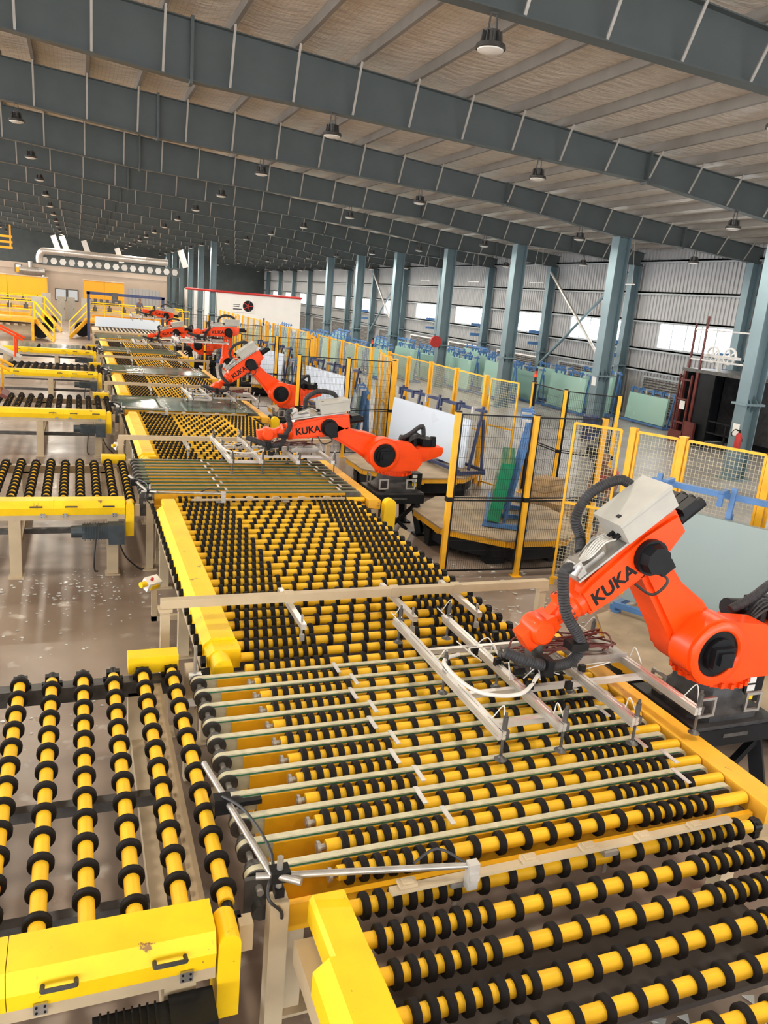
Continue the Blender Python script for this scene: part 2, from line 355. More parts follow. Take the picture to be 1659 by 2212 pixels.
# right wall: corrugated sheet in bands, windows between
WX = 24.25
def corr(y0, y1, z0, z1, pitch=0.22):
    mb = MB(); n = max(1, int((y1 - y0) / pitch)); p = (y1 - y0) / n; prof = []
    for k in range(n):
        y = y0 + k * p; prof += [(y, 0.0), (y + p * 0.58, 0.0), (y + p * 0.68, -0.045), (y + p * 0.90, -0.045)]
    prof.append((y1, 0.0)); vs = []
    for (y, d) in prof: vs += [(WX + d, y, z0), (WX + d, y, z1)]
    vs2 = []
    for (y, d) in prof: vs2 += [(WX + 0.06, y, z0), (WX + 0.06, y, z1)]
    m = len(prof)
    fs = [(2 * i, 2 * i + 1, 2 * i + 3, 2 * i + 2) for i in range(m - 1)]; k = 2 * m
    fs += [(k + 2 * i, k + 2 * i + 2, k + 2 * i + 3, k + 2 * i + 1) for i in range(m - 1)]
    return mb.add(vs + vs2, fs)
wall = corr(-10, 112, 4.28, 7.62).build('wall_right', 'wall_sheet', smooth=0); wall['kind'] = 'structure'
corr(-10, 112, 0.0, 3.13).build('lower_sheet', 'wall_sheet', wall, smooth=0)
for z in (2.15, 3.08, 4.33, 5.55, 6.9):
    MB().box(WX - 0.19, WX - 0.05, -10, 112, z - 0.035, z + 0.035).box(WX - 0.19, WX - 0.17, -10, 112, z - 0.10, z + 0.035).build('girt', 'girt', wall, smooth=0)
prev = -10.0
for i, y in enumerate(CY):
    a, b = y - 6.99 + 0.75, y - 6.99 + 5.15
    corr(prev, a, 3.13, 4.28).build('pier_sheet', 'wall_sheet', wall, smooth=0); prev = b
    wo = MB().box(WX - 0.03, WX + 0.05, a, b, 3.13, 3.19).box(WX - 0.03, WX + 0.05, a, b, 4.22, 4.28).box(WX - 0.03, WX + 0.05, a, a + 0.06, 3.19, 4.22).box(WX - 0.03, WX + 0.05, b - 0.06, b, 3.19, 4.22).build('window_%d' % (i + 1), 'girt', smooth=0)
    wo['kind'] = 'structure'
    for k in range(1, 5):
        yy = a + (b - a) * k / 5; MB().box(WX - 0.02, WX + 0.04, yy - 0.025, yy + 0.025, 3.19, 4.22).build('mullion', 'girt', wo, smooth=0)
    for k in range(5):
        MB().box(WX + 0.005, WX + 0.011, a + 0.05 + (b - a - 0.1) * k / 5, a + 0.05 + (b - a - 0.1) * (k + 1) / 5, 3.18, 4.23).build('pane', 'window_glass', wo, smooth=0)
    lv = MB(); c0, c1 = a - 0.2, b + 0.4
    lv.box(WX - 0.14, WX - 0.06, c0, c1, 1.82, 1.9).box(WX - 0.14, WX - 0.06, c0, c0 + 0.07, 0.25, 1.82).box(WX - 0.14, WX - 0.06, c1 - 0.07, c1, 0.25, 1.82).build('louvre_frame', 'white_wall' if i in (5, 6, 7) else 'girt', wall, smooth=0)
    lv = MB()
    for k in range(13): lv.beam((WX - 0.10, c0, 0.35 + 0.115 * k), (WX - 0.10, c1, 0.35 + 0.115 * k), 0.09, 0.012, up=(0.6, 0, 0.8))
    lv.build('louvre_slats', 'purlin_grey', wall, smooth=0)
corr(prev, 112, 3.13, 4.28).build('pier_sheet', 'wall_sheet', wall, smooth=0)
wb = MB().box(-34, 24.3, 112, 112.2, 0, 9.5).build('wall_back', 'beam_steel', smooth=0); wb['kind'] = 'structure'
wf = MB().box(-34, 24.3, -14.3, -14, 4.2, 9.9).build('wall_front_blocker', 'wall_sheet', smooth=0); wf['kind'] = 'structure'  # unseen upper wall behind the camera, added to keep light off the beams
# cross bracing in two bays of the right wall
for y0 in (31.15, 59.1):
    t = thing('wall_brace', 'crossed grey steel tubes bracing the corrugated wall, %s pair from the camera' % ('nearer' if y0 < 40 else 'farther'), 'brace', (23.6, y0, 0), group='crossed wall braces')
    MB().cyl((0, 0.3, 1.6), (0, 6.7, 6.4), 0.075, 10).build('brace_tube', 'galv', t)
    MB().cyl((0.05, 6.7, 1.6), (0.05, 0.3, 6.4), 0.075, 10).build('brace_tube', 'column_steel', t)
# fixed blue sign boards standing out from wall columns
for i, y in enumerate(CY[1:9]):
    t = tag(MB().box(-0.75, -0.1, -0.02, 0.02, 2.55, 2.72).build('column_board', 'blue_paint', smooth=0), 'light blue board fixed low on the wall column, %s from the camera' % ORD[i], 'board', 'blue boards on wall columns'); t.location = (23.64, y, 0)
    t = tag(MB().box(-0.75, -0.1, -0.02, 0.02, 3.15, 3.32).build('column_board', 'blue_paint', smooth=0), 'light blue board fixed above the lower one, %s wall column from the camera' % ORD[i], 'board', 'blue boards on wall columns'); t.location = (23.64, y, 0)
# white partition with red pipe, beige far building
o = MB().box(10.6, 17.45, 66.0, 66.25, 0, 3.72).build('wall_partition', 'white_wall', smooth=0); o['kind'] = 'structure'
MB().cyl((8.0, 65.9, 3.80), (17.5, 65.9, 3.80), 0.09, 10).build('red_pipe', 'red_paint', o)
MB().box(10.5, 10.6, 66.0, 90, 0, 3.72).build('side_panel', 'white_wall', o, smooth=0)
t = thing('poster', 'white poster with a dark round wheel picture on the white partition', 'poster', (12.6, 65.97, 2.9))
MB().box(-0.9, 0.9, -0.03, 0.0, -0.62, 0.52).build('board', 'white_print', t, smooth=0)
MB().lathe([(0.0, 0.0), (0.44, 0.0), (0.44, 0.02), (0.0, 0.02)], (0.42, -0.035, -0.08), (0, -1, 0), 24).build('wheel_print', 'black_plastic', t)
mb = MB()
for k in range(5):
    a = 2 * math.pi * k / 5; mb.beam((0.42, -0.06, -0.08), (0.42 + 0.4 * math.cos(a), -0.06, -0.08 + 0.4 * math.sin(a)), 0.05, 0.01, up=(0, 1, 0))
mb.build('spoke_print', 'red_paint', t, smooth=0)
MB().box(-0.8, -0.25, -0.036, -0.03, -0.05, 0.0).box(-0.8, -0.3, -0.036, -0.03, -0.2, -0.14).box(-0.8, -0.1, -0.036, -0.03, -0.42, -0.32).build('text_print', 'steel_dark', t, smooth=0)
# ------------------------------------------------------------------ conveyor pieces
TP = 8.04            # distance between repeated cells along the line
RZ = 0.99            # roller axis height
def ring_mesh(n, name):
    r0, r1, w = 0.043, 0.070, 0.021
    return MB().lathe([(r0, -w), (r1 - 0.006, -w), (r1, -w + 0.006), (r1, w - 0.006), (r1 - 0.006, w), (r0, w)], (0, 0, 0), (1, 0, 0), n).mesh(name, 'rubber', 40)
RING = ring_mesh(22, 'rubber_ring')
def tube_mesh(x0, x1, r=0.042, n=20, ax=(1, 0, 0), bev=0.004):
    d = Vector(ax)
    return MB().lathe([(0, x0), (r - bev, x0), (r, x0 + bev), (r, x1 - bev), (r - bev, x1), (0, x1)], (0, 0, 0), d, n).mesh('roller', 'yellow_roller', 40)
def rings_x(par, sh=0.044):
    if par % 2 == 0: return [1.375 + 0.0885 * i for i in range(8)] + [2.165 + 0.176 * i for i in range(7)] + [3.40 + 0.0885 * i for i in range(7)]
    return [1.375 + sh + 0.0885 * i for i in range(8 if sh else 7)] + [2.08 + (0.165 if sh else 0) + 0.176 * i for i in range(6 if sh else 8)] + [3.40 - (0.09 if sh else 0) + sh + 0.0885 * i for i in range(8 if sh else 7)]
def rings_joined(ys, n=9):
    mb = MB(); r0, r1, w = 0.043, 0.070, 0.021
    for i, y in ys:
        for x in rings_x(i): mb.lathe([(r0, -w), (r1, -w), (r1, w), (r0, w)], (x, y, RZ), (1, 0, 0), n)
    return mb.mesh('rubber_rings', 'rubber', 40)
def handle(parent, a, b, out, mat='black_plastic'):
    a = Vector(a); b = Vector(b); o = Vector(out)
    return MB().tube([a, a + o * 0.85, a + o + (b - a) * 0.08, b + o - (b - a) * 0.08, b + o * 0.85, b], 0.011, 8, smooth=3).build('handle', mat, parent)
GL = [(1.27, 0.93), (1.27, 1.095), (1.262, 1.10), (1.06, 1.10), (0.985, 1.035), (0.985, 0.90)]
TUBE_T = tube_mesh(1.31, 4.275); TUBE_S = tube_mesh(1.285, 4.05)
COLLAR = MB().cyl((1.25, 0, 0), (1.31, 0, 0), 0.02, 10).cyl((1.255, 0, 0), (1.275, 0, 0), 0.040, 14).mesh('end_collar', 'steel')
CAP_R = MB().cyl((4.05, 0, 0), (4.10, 0, 0), 0.022, 10).box(4.075, 4.115, -0.035, 0.035, -0.08, 0.04).cyl((4.06, 0, 0), (4.12, 0, 0), 0.045, 12).mesh('bearing', 'black_plastic')
CAP_L = MB().prism([(-0.035, -0.05), (0.035, -0.05), (0.05, 0.0), (0.0, 0.045), (-0.05, 0.0)], YZ, 0.945, 0.985).mesh('bearing', 'black_plastic', 0)
NAME_K = ['nearest', 'second', 'third', 'fourth', 'fifth', 'farthest']
# --- belt transfer tables ------------------------------------------------
NB = 11; PB = 0.2275; YB0 = 3.582        # belts at YB0 + PB*i, rollers between them
def belt_profile(x0, x1, z, r):
    out = arc(x0, z, r, 90, 270, 8) + arc(x1, z, r, -90, 90, 8)
    return out
BELT = MB().prism(belt_profile(0.875, 4.19, 0.968, 0.062), XZ, -0.022, 0.022).mesh('belt', 'belt_top', 40)
BELT_DARK = BELT.copy(); BELT_DARK.materials.clear(); BELT_DARK.materials.append(MT['belt_dark'])
BELT_EDGE = MB().prism([(0.90, 1.010), (4.17, 1.010), (4.17, 1.021), (0.90, 1.021)], XZ, -0.0245, -0.0215).mesh('belt_edge', 'belt_green', 0)
BELT_BEAM = MB().prism([(1.02, 1.004), (1.02, 0.80), (4.15, 0.80), (4.15, 1.004)], XZ, -0.031, 0.031).mesh('belt_beam', 'amber_paint', 0)
PULLEY = MB().lathe([(0.0, -0.035), (0.067, -0.035), (0.067, -0.025), (0.05, -0.02), (0.05, 0.02), (0.067, 0.025), (0.067, 0.035), (0, 0.035)], (0.875, 0, 0.968), (0, 1, 0), 18).mesh('pulley', 'steel_dark')
BRKT = MB().box(0.84, 1.12, 0.045, 0.055, 0.89, 1.00).cyl((0.875, 0.04, 0.968), (0.875, 0.085, 0.968), 0.05, 12).mesh('bearing_bracket', 'steel_dark')
IDLER = MB().prism(arc(4.17, 0.962, 0.055, -90, 90, 8) + [(3.98, 1.017), (3.98, 0.907)], XZ, -0.040, -0.026).mesh('end_plate', 'steel_dark')
TIE = MB().box(-0.016, 0.016, -0.090, 0.090, 1.063, 1.071).mesh('tie_bar', 'galv', 0)
def transfer(k):
    t = thing('belt_transfer_table', 'belt transfer table with pale belts between yellow rollers, %s along the main line' % NAME_K[k], 'conveyor', (0, TP * k, 0), group='belt transfer tables on the main line')
    near = k == 0; up = 0.0 if near else 0.075
    for i in range(NB):
        y = YB0 + PB * i
        bl = inst('belt', BELT if near else BELT_DARK, t, (0, y, up)); inst('belt_edge', BELT_EDGE, bl)
        inst('belt_beam', BELT_BEAM, t, (0, y, up)); inst('pulley', PULLEY, t, (0, y, up))
        inst('bearing_bracket', BRKT, t, (0, y, up)); inst('end_plate', IDLER, t, (0, y, up))
        if i < NB - 1:
            inst('tie_bar', TIE, t, (2.09 - 0.085 * (i % 2), y + PB / 2, up * 0.6)); inst('tie_bar', TIE, t, (3.90 + 0.09 * (i % 2), y + PB / 2, up * 0.6))
    ys = []
    for i in range(NB):
        y = YB0 + PB * (i - 0.5); r = inst('roller', TUBE_T, t, (0, y, RZ)); inst('end_collar', COLLAR, r)
        ys.append((i, y))
        if near:
            for x in rings_x(i): inst('rubber_ring', RING, r, (x, 0, 0))
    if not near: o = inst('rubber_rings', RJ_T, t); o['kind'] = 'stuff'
    # right guard, frames, legs
    prof = [(4.285, 0.90), (4.285, 1.03), (4.29, 1.035), (4.48, 1.035), (4.49, 1.025), (4.49, 0.88)]
    g = MB().prism(prof, XZ, 3.28, 6.25).build('side_guard', 'worn_yellow', t, smooth=0)
    for yy in (3.6, 4.1, 4.75, 5.35): handle(g, (4.49, yy, 0.98), (4.49, yy + 0.16, 0.98), (0.05, 0, 0))
    MB().prism(arc(4.60, 0.98, 0.10, 0, 180, 10) + [(4.50, 0.58), (4.70, 0.58)], XZ, 3.12, 3.26).build('drive_cover', 'yellow_paint', t)
    MB().box(4.3, 4.47, 3.3, 6.2, 0.74, 0.88).build('frame_rail', 'beige_paint', t, smooth=0)
    MB().box(1.03, 1.19, 3.45, 5.95, 0.68, 0.80).build('frame_rail', 'amber_paint', t, smooth=0)
    MB().cyl((0.875, 3.45, 0.968), (0.875, 6.0, 0.968), 0.02, 10).build('drive_shaft', 'steel', t)
    MB().box(0.80, 0.98, 3.50, 3.53, 0.76, 1.02).cyl((0.89, 3.45, 0.84), (0.89, 3.50, 0.84), 0.05, 14).build('belt_tensioner', 'steel_dark', t)
    MB().box(1.0, 4.26, 3.36, 3.40, 0.80, 0.94).build('end_beam', 'amber_paint', t, smooth=0)
    for (x, y) in ((1.11, 3.62), (1.11, 5.7), (4.38, 3.6), (4.38, 5.9)):
        MB().box(x - 0.06, x + 0.06, y - 0.06, y + 0.06, 0, 0.68 if x < 2 else 0.74).box(x - 0.11, x + 0.11, y - 0.11, y + 0.11, 0, 0.02).build('leg', 'beige_paint', t, smooth=0)
    return t
RJ_T = rings_joined([(i, YB0 + PB * (i - 0.5)) for i in range(NB)])
# --- roller sections ------------------------------------------------------
NS = 24; YS0 = 6.0; PS = 0.2278
SEC_Y = [(i, YS0 + PS * i) for i in range(NS)]
RJ_S = rings_joined(SEC_Y); RJ_S1 = rings_joined(SEC_Y[13:], 14)
def section(k):
    lab = 'roller conveyor section with rubber rings on yellow rollers, %s' % (['nearest, at the bottom edge', 'behind the nearest transfer table', 'behind the second transfer table', 'behind the third transfer table', 'behind the fourth transfer table', 'behind the fifth transfer table'][k + 1])
    t = thing('roller_conveyor', lab, 'conveyor', (0, TP * k, 0), group='roller sections of the main line')
    rng = SEC_Y if k >= 0 else [q for q in SEC_Y if q[1] + TP * k > 1.4]
    for i, y in rng:
        r = inst('roller', TUBE_S, t, (0, y, RZ)); inst('bearing', CAP_R, r)
        if k >= 0: inst('bearing', CAP_L, r)
        if k == -1 or (k == 0 and i < 13):
            for x in rings_x(i, 0.0 if k < 0 else 0.044): inst('rubber_ring', RING, r, (x, 0, 0))
    if k == 0: o = inst('rubber_rings', RJ_S1, t); o['kind'] = 'stuff'
    elif k > 0: o = inst('rubber_rings', RJ_S, t); o['kind'] = 'stuff'
    y0 = 6.42 if k >= 0 else 8.6
    if k < 1: MB().box(1.2, 4.05, 10.62 if k < 0 else 6.3, 11.3, 0.42, 0.46).build('shade_sheet', 'shade_brown', t, smooth=0)  # dark sheet added beneath the rollers to paint in the shade there
    g = MB().prism(GL, XZ, y0, 10.86).build('side_guard', 'yellow_paint', t, smooth=0)
    MB().prism([(1.27, 0.93), (1.27, 1.085), (1.10, 1.085), (1.08, 1.06), (1.08, 0.93)], XZ, 10.86, 11.28).build('guard_end', 'yellow_paint', t, smooth=0)
    if k >= 0:
        MB().prism([(1.285, 0.90), (1.285, 1.075), (1.06, 1.075), (1.0, 1.02), (1.0, 0.90)], XZ, 6.22, 6.42).build('guard_end', 'yellow_paint', t, smooth=0)
        MB().prism(arc(1.105, 0.99, 0.085, 0, 180, 10) + [(1.02, 0.60), (1.19, 0.60)], XZ, 6.02, 6.22).build('drive_cover', 'yellow_paint', t)
        m = MB().box(0.86, 1.0, 6.0, 6.3, 0.66, 0.86).cyl((0.93, 5.98, 0.80), (0.93, 6.34, 0.80), 0.075, 14)
        for q in range(8): m.box(0.85, 1.01, 6.06 + 0.03 * q, 6.07 + 0.03 * q, 0.72, 0.89)
        m.build('drive_motor', 'motor_blue', t)
    else:
        for yy in (9.2, 10.3): handle(g, (0.985, yy, 1.0), (0.985, yy + 0.2, 1.0), (-0.05, 0, 0.01))
    MB().box(0.99, 1.15, y0 - 0.2, 11.2, 0.76, 0.90).build('frame_rail', 'beige_paint', t, smooth=0)
    MB().box(4.08, 4.20, y0 - 0.2, 11.2, 0.76, 0.92).build('frame_rail', 'beige_paint', t, smooth=0)
    for y in ((6.6, 8.4, 10.6) if k >= 0 else (10.2,)):
        for x in (1.07, 4.14): MB().box(x - 0.06, x + 0.06, y - 0.06, y + 0.06, 0, 0.76).box(x - 0.11, x + 0.11, y - 0.11, y + 0.11, 0, 0.02).build('leg', 'beige_paint', t, smooth=0)
        MB().box(1.0, 4.2, y - 0.04, y + 0.04, 0.55, 0.65).build('cross_beam', 'beige_paint', t, smooth=0)
    return t
for k in range(0, 6): transfer(k)
for k in range(-1, 5): section(k)
# sensor rail lying across the rollers in front of the nearest transfer table
for k in range(0, 4):
    t = thing('sensor_rail', 'flat %s rail with small sensor blocks across the rollers, %s' % ('beige', NAME_K[k]), 'rail', (0, TP * k, 0), group='sensor rails across the rollers')
    MB().beam((1.50, 3.155, 1.088), (3.85, 3.19, 1.088), 0.05, 0.022).build('bar', 'beige_paint', t, smooth=0)
    for x in (1.6, 2.35, 2.75, 3.15, 3.55):
        MB().box(x - 0.05, x + 0.05, 3.14, 3.20, 1.10, 1.12).box(x - 0.03, x + 0.03, 3.15, 3.19, 1.12, 1.13).build('sensor_block', 'beige_paint', t, smooth=0)
    for x in (1.9, 2.9): MB().box(x - 0.05, x + 0.05, 3.13, 3.21, 1.045, 1.075).box(x - 0.012, x + 0.012, 3.165, 3.180, 0.90, 1.05).build('bracket', 'steel', t, smooth=0)
# --- left branch conveyors -----------------------------------------------
YR = MB().lathe([(0, 0), (0.038, 0), (0.042, 0.004), (0.042, 2.66), (0.038, 2.664), (0, 2.664)], (0, 3.40, 0), (0, 1, 0), 20).mesh('roller', 'yellow_roller', 40)
RINGY = MB().lathe([(0.043, -0.021), (0.064, -0.021), (0.070, -0.015), (0.070, 0.015), (0.064, 0.021), (0.043, 0.021)], (0, 0, 0), (0, 1, 0), 22).mesh('rubber_ring', 'rubber', 40)
def joined_y(n=9):
    mb = MB()
    return mb
BRG = MB().box(-0.05, 0.05, 6.09, 6.15, -0.06, 0.03).cyl((0, 6.05, 0), (0, 6.17, 0), 0.035, 12).box(-0.075, 0.075, 6.10, 6.14, -0.06, -0.03).mesh('bearing', 'black_plastic')
def ring_ys(i): return [3.50 + 0.2215 * j + (0.11 if i % 2 else 0.0) for j in range(12)]
def branch(k, n):
    lab = 'infeed roller conveyor on the left with yellow front guard, %s' % (['nearest', 'second from the camera', 'third from the camera', 'fourth from the camera', 'fifth from the camera'][k])
    t = thing('infeed_conveyor', lab, 'conveyor', (0, TP * k, 0), group='infeed conveyors left of the main line')
    xl = 0.685 - PB * n
    mb = MB()
    for i in range(n):
        x = 0.685 - PB * i; r = inst('roller', YR, t, (x, 0, RZ)); inst('bearing', BRG, r)
        for y in ring_ys(i):
            if k < 2: inst('rubber_ring', RINGY, r, (0, y, 0))
            else: mb.lathe([(0.043, -0.021), (0.070, -0.021), (0.070, 0.021), (0.043, 0.021)], (x, y, RZ), (0, 1, 0), 9)
    if k >= 2: o = mb.build('rubber_rings', 'rubber', t); o['kind'] = 'stuff'
    # yellow guard split into covers with handles and hinges
    prof = [(3.34, 0.93), (3.34, 1.10), (3.12, 1.10), (3.085, 1.0), (3.105, 0.90)]
    edges = [0.585]
    x = -0.335
    while x > xl: edges.append(x); x -= 1.7
    edges.append(xl)
    for a, b in zip(edges, edges[1:]):
        g = MB().prism(prof, YZ, b + 0.002, a - 0.002).build('guard_cover', 'yellow_paint', t, smooth=0)
        for hx in ([a - 0.22, b + 0.22] if a - b > 0.8 else [a - 0.25]):
            handle(g, (hx - 0.07, 3.09, 1.02), (hx + 0.07, 3.09, 1.02), (0, -0.045, 0.012), 'cast_grey')
        for hx in ((a - 0.14, b + 0.14) if a - b > 0.8 else (a - 0.18,)):
            h = MB().box(hx - 0.03, hx + 0.03, 3.084, 3.097, 0.868, 0.925).build('hinge', 'steel', g, smooth=0)
            MB().cyl((hx - 0.018, 3.080, 0.912), (hx - 0.018, 3.090, 0.912), 0.006, 8).cyl((hx + 0.018, 3.080, 0.912), (hx + 0.018, 3.090, 0.912), 0.006, 8).cyl((hx - 0.018, 3.080, 0.882), (hx - 0.018, 3.090, 0.882), 0.006, 8).cyl((hx + 0.018, 3.080, 0.882), (hx + 0.018, 3.090, 0.882), 0.006, 8).build('screw', 'black_plastic', h)
    MB().box(xl, 0.585, 3.11, 3.26, 0.83, 0.90).build('frame_rail', 'beige_paint', t, smooth=0)
    MB().box(xl, 0.72, 6.06, 6.18, 0.80, 0.93).build('frame_rail', 'steel_dark' if k == 0 else 'beige_paint', t, smooth=0)
    MB().prism(arc(0.65, 1.015, 0.055, 0, 180, 10) + [(0.595, 0.58), (0.705, 0.58)], XZ, 3.10, 3.30).build('drive_cover', 'yellow_paint', t)
    MB().box(0.72, 0.79, 3.22, 3.30, 0.84, 1.0).build('end_bracket', 'beige_paint', t, smooth=0)
    MB().cyl((0.685, 3.28, 0.985), (0.685, 3.40, 0.985), 0.03, 12).box(0.64, 0.74, 3.28, 3.33, 0.92, 1.0).build('bearing', 'black_plastic', t)
    MB().box(0.35, 0.75, 6.14, 6.30, 0.96, 1.10).build('end_cover', 'yellow_paint', t, smooth=0)
    m = MB().box(0.02, 0.36, 2.93, 3.09, 0.60, 0.78).cyl((-0.12, 3.01, 0.69), (0.05, 3.01, 0.69), 0.085, 16).box(0.36, 0.57, 2.90, 3.10, 0.52, 0.80)
    for q in range(8): m.box(0.05 + 0.035 * q, 0.06 + 0.035 * q, 2.915, 3.09, 0.585, 0.795)
    m.build('drive_motor', 'motor_blue' if k else 'black_steel', t)
    for q, x in enumerate((0.565, -0.50, -1.55, -2.6, -3.7)):
        if x > xl: MB().box(x - 0.035, x + 0.035, 3.34, 6.06, 0.80, 0.90).build('inner_beam', 'beige_paint', t, smooth=0)
    x = 0.42
    q = 0
    while x > xl + 0.1:
        for y in (3.18, 6.12):
            MB().box(x - 0.075, x + 0.075, y - 0.06, y + 0.06, 0.0, 0.83).box(x - 0.1, x + 0.1, y - 0.1, y + 0.1, 0, 0.02).build('leg', 'beige_paint', t, smooth=0)
        MB().box(x - 0.05, x + 0.05, 3.2, 6.1, 0.28, 0.40).build('cross_beam', 'beige_paint', t, smooth=0)
        x -= 1.25 if q == 0 else 1.9; q += 1
    MB().box(xl, 0.5, 4.92, 5.0, 0.56, 0.64).box(xl, 0.5, 4.2, 4.28, 0.30, 0.38).build('cable_tray', 'steel_dark', t, smooth=0)
    MB().tube([(0.20, 2.98, 0.62), (0.17, 2.96, 0.3), (0.18, 3.0, 0.12), (0.22, 3.02, 0.1)], 0.012, 6, smooth=4).build('cable', 'cable', t)
    MB().tube([(0.50, 3.14, 0.5), (0.6, 3.16, 0.25), (0.8, 3.25, 0.03), (0.85, 3.3, 0.02)], 0.012, 6, smooth=4).build('cable', 'cable', t)
    return t
for k, n in enumerate((9, 16, 13, 13, 18)): branch(k, n)
# --- posts with clamped pipes at the left of each transfer table --------------
def sensor_post(k):
    t = thing('sensor_post', 'square beige post with clamped steel pipes and a sensor, %s along the line' % NAME_K[k], 'post', (0.94, 3.33 + TP * k, 0), group='square sensor posts')
    MB().box(-0.05, 0.05, -0.05, 0.05, 0, 1.03).build('post', 'beige_paint', t, smooth=0)
    MB().box(-0.1, 0.1, -0.1, 0.1, 0, 0.015).build('foot_plate', 'beige_paint', t, smooth=0)
    MB().cyl((0, 0, 1.03), (0, 0, 1.28), 0.017, 12).build('upright_pipe', 'steel', t)
    MB().box(-0.05, 0.05, -0.04, 0.04, 1.15, 1.21).box(-0.025, 0.025, -0.03, 0.03, 1.05, 1.10).build('clamp', 'black_plastic', t, smooth=0)
    MB().tube([(-0.12, 0.02, 1.17), (1.05, -0.22, 1.19)], 0.018, 12).build('cross_pipe', 'steel', t)
    MB().tube([(0.09, -0.10, 1.19), (-0.04, 0.0, 1.18), (-0.22, 1.15, 1.13)], 0.020, 12).build('long_pipe', 'steel', t)
    MB().box(0.98, 1.04, -0.25, -0.20, 1.06, 1.22).box(0.985, 1.035, -0.27, -0.20, 1.13, 1.16).build('sensor', 'galv', t, smooth=0)
    MB().box(-0.20, 0.06, 0.70, 0.74, 1.10, 1.13).box(-0.23, -0.13, 0.66, 0.74, 1.09, 1.19).build('arm_clamp', 'black_plastic', t, smooth=0)
    MB().tube([(-0.18, 0.7, 1.19), (-0.08, 0.5, 1.21), (-0.02, 0.1, 1.22), (-0.07, -0.05, 1.1), (0.0, -0.06, 1.0), (0.01, -0.06, 0.95)], 0.009, 6, smooth=5).build('cable', 'cable', t)
    MB().tube([(0.98, -0.2, 1.2), (0.85, -0.1, 1.24), (0.7, -0.13, 1.20)], 0.008, 6, smooth=4).build('cable', 'cable', t)
for k in range(0, 5): sensor_post(k)
# guide column with vertical shaft beside each branch far end
for k in range(0, 4):
    t = thing('guide_column', 'short beige column carrying an upright steel shaft, %s' % NAME_K[k], 'column', (0.84, 6.02 + TP * k, 0), group='guide columns by the infeed conveyors')
    MB().box(-0.05, 0.05, -0.05, 0.05, 0, 1.06).build('column', 'beige_paint', t, smooth=0)
    MB().cyl((0.02, -0.07, 0.7), (0.02, -0.07, 1.26), 0.014, 12).build('shaft', 'steel', t)
    MB().box(-0.03, 0.07, -0.11, -0.05, 0.98, 1.02).box(-0.03, 0.07, -0.11, -0.05, 0.74, 0.78).build('bracket', 'white_print', t, smooth=0)
# beam gates across the line
def gate(k):
    t = thing('beam_gate', 'beige square-tube gate frame bridging the line, %s' % NAME_K[k], 'gate frame', (0, 6.78 + TP * k, 0), group='beam gates across the line')
    MB().box(0.66, 4.70, -0.04, 0.04, 1.27, 1.35).build('beam', 'beige_paint', t, smooth=0)
    for x in (0.70, 4.64):
        MB().box(x - 0.04, x + 0.04, -0.04, 0.04, 0, 1.24).box(x - 0.06, x + 0.06, -0.06, 0.06, 1.24, 1.27).box(x - 0.1, x + 0.1, -0.1, 0.1, 0, 0.015).build('post', 'beige_paint', t, smooth=0)
    for x in (1.84, 2.92, 3.60):
        p = MB().box(x - 0.025, x + 0.025, -0.56, 0.36, 1.215, 1.265).build('profile_arm', 'aluminium', t, smooth=0)
        MB().box(x - 0.045, x + 0.045, -0.045, 0.045, 1.262, 1.36).build('arm_clamp', 'beige_paint', t, smooth=0)
        MB().box(x - 0.008, x + 0.008, -0.50, -0.48, 1.08, 1.33).box(x - 0.02, x + 0.02, -0.53, -0.50, 1.09, 1.15).build('sensor', 'steel', p, smooth=0)
for k in range(0, 5): gate(k)
# emergency stop boxes on brackets
for k in range(0, 3):
    t = thing('emergency_stop', 'small white push-button box with yellow face on a bent bracket, %s' % NAME_K[k], 'control box', (0.78, 8.75 + TP * k, 0), group='push-button boxes beside the line')
    MB().box(-0.03, 0.03, -0.03, 0.03, 0.30, 0.70).box(-0.03, 0.42, -0.03, 0.03, 0.30, 0.36).build('bracket', 'beige_paint', t, smooth=0)
    b = MB().box(-0.09, 0.09, -0.06, 0.06, -0.06, 0.06).build('box', 'white_print', t, smooth=0); b.location = (-0.03, 0, 0.76); b.rotation_euler = (0.5, 0.0, 0.6)
    MB().box(-0.055, 0.055, -0.07, -0.06, -0.03, 0.03).build('label_plate', 'yellow_paint', b, smooth=0)
    MB().cyl((-0.09, 0, 0.02), (-0.16, 0, 0.02), 0.035, 12).build('button_guard', 'yellow_paint', b); MB().cyl((-0.02, 0, 0.06), (-0.02, 0, 0.085), 0.018, 12).build('button', 'red_paint', b)
for k in range(0, 2):
    t = thing('sensor_stand', 'small beige sensor box on a post right of the rollers, %s' % NAME_K[k], 'sensor', (4.62, 10.6 + TP * (k - 0) if k else 10.6, 0), group='sensor boxes right of the rollers')
    MB().box(-0.03, 0.03, -0.03, 0.03, 0, 0.62).build('post', 'beige_paint', t, smooth=0)
    b = MB().box(-0.07, 0.07, -0.06, 0.06, -0.07, 0.07).build('box', 'beige_paint', t, smooth=0); b.location = (0, 0, 0.68); b.rotation_euler = (0, 0.5, 0.3)
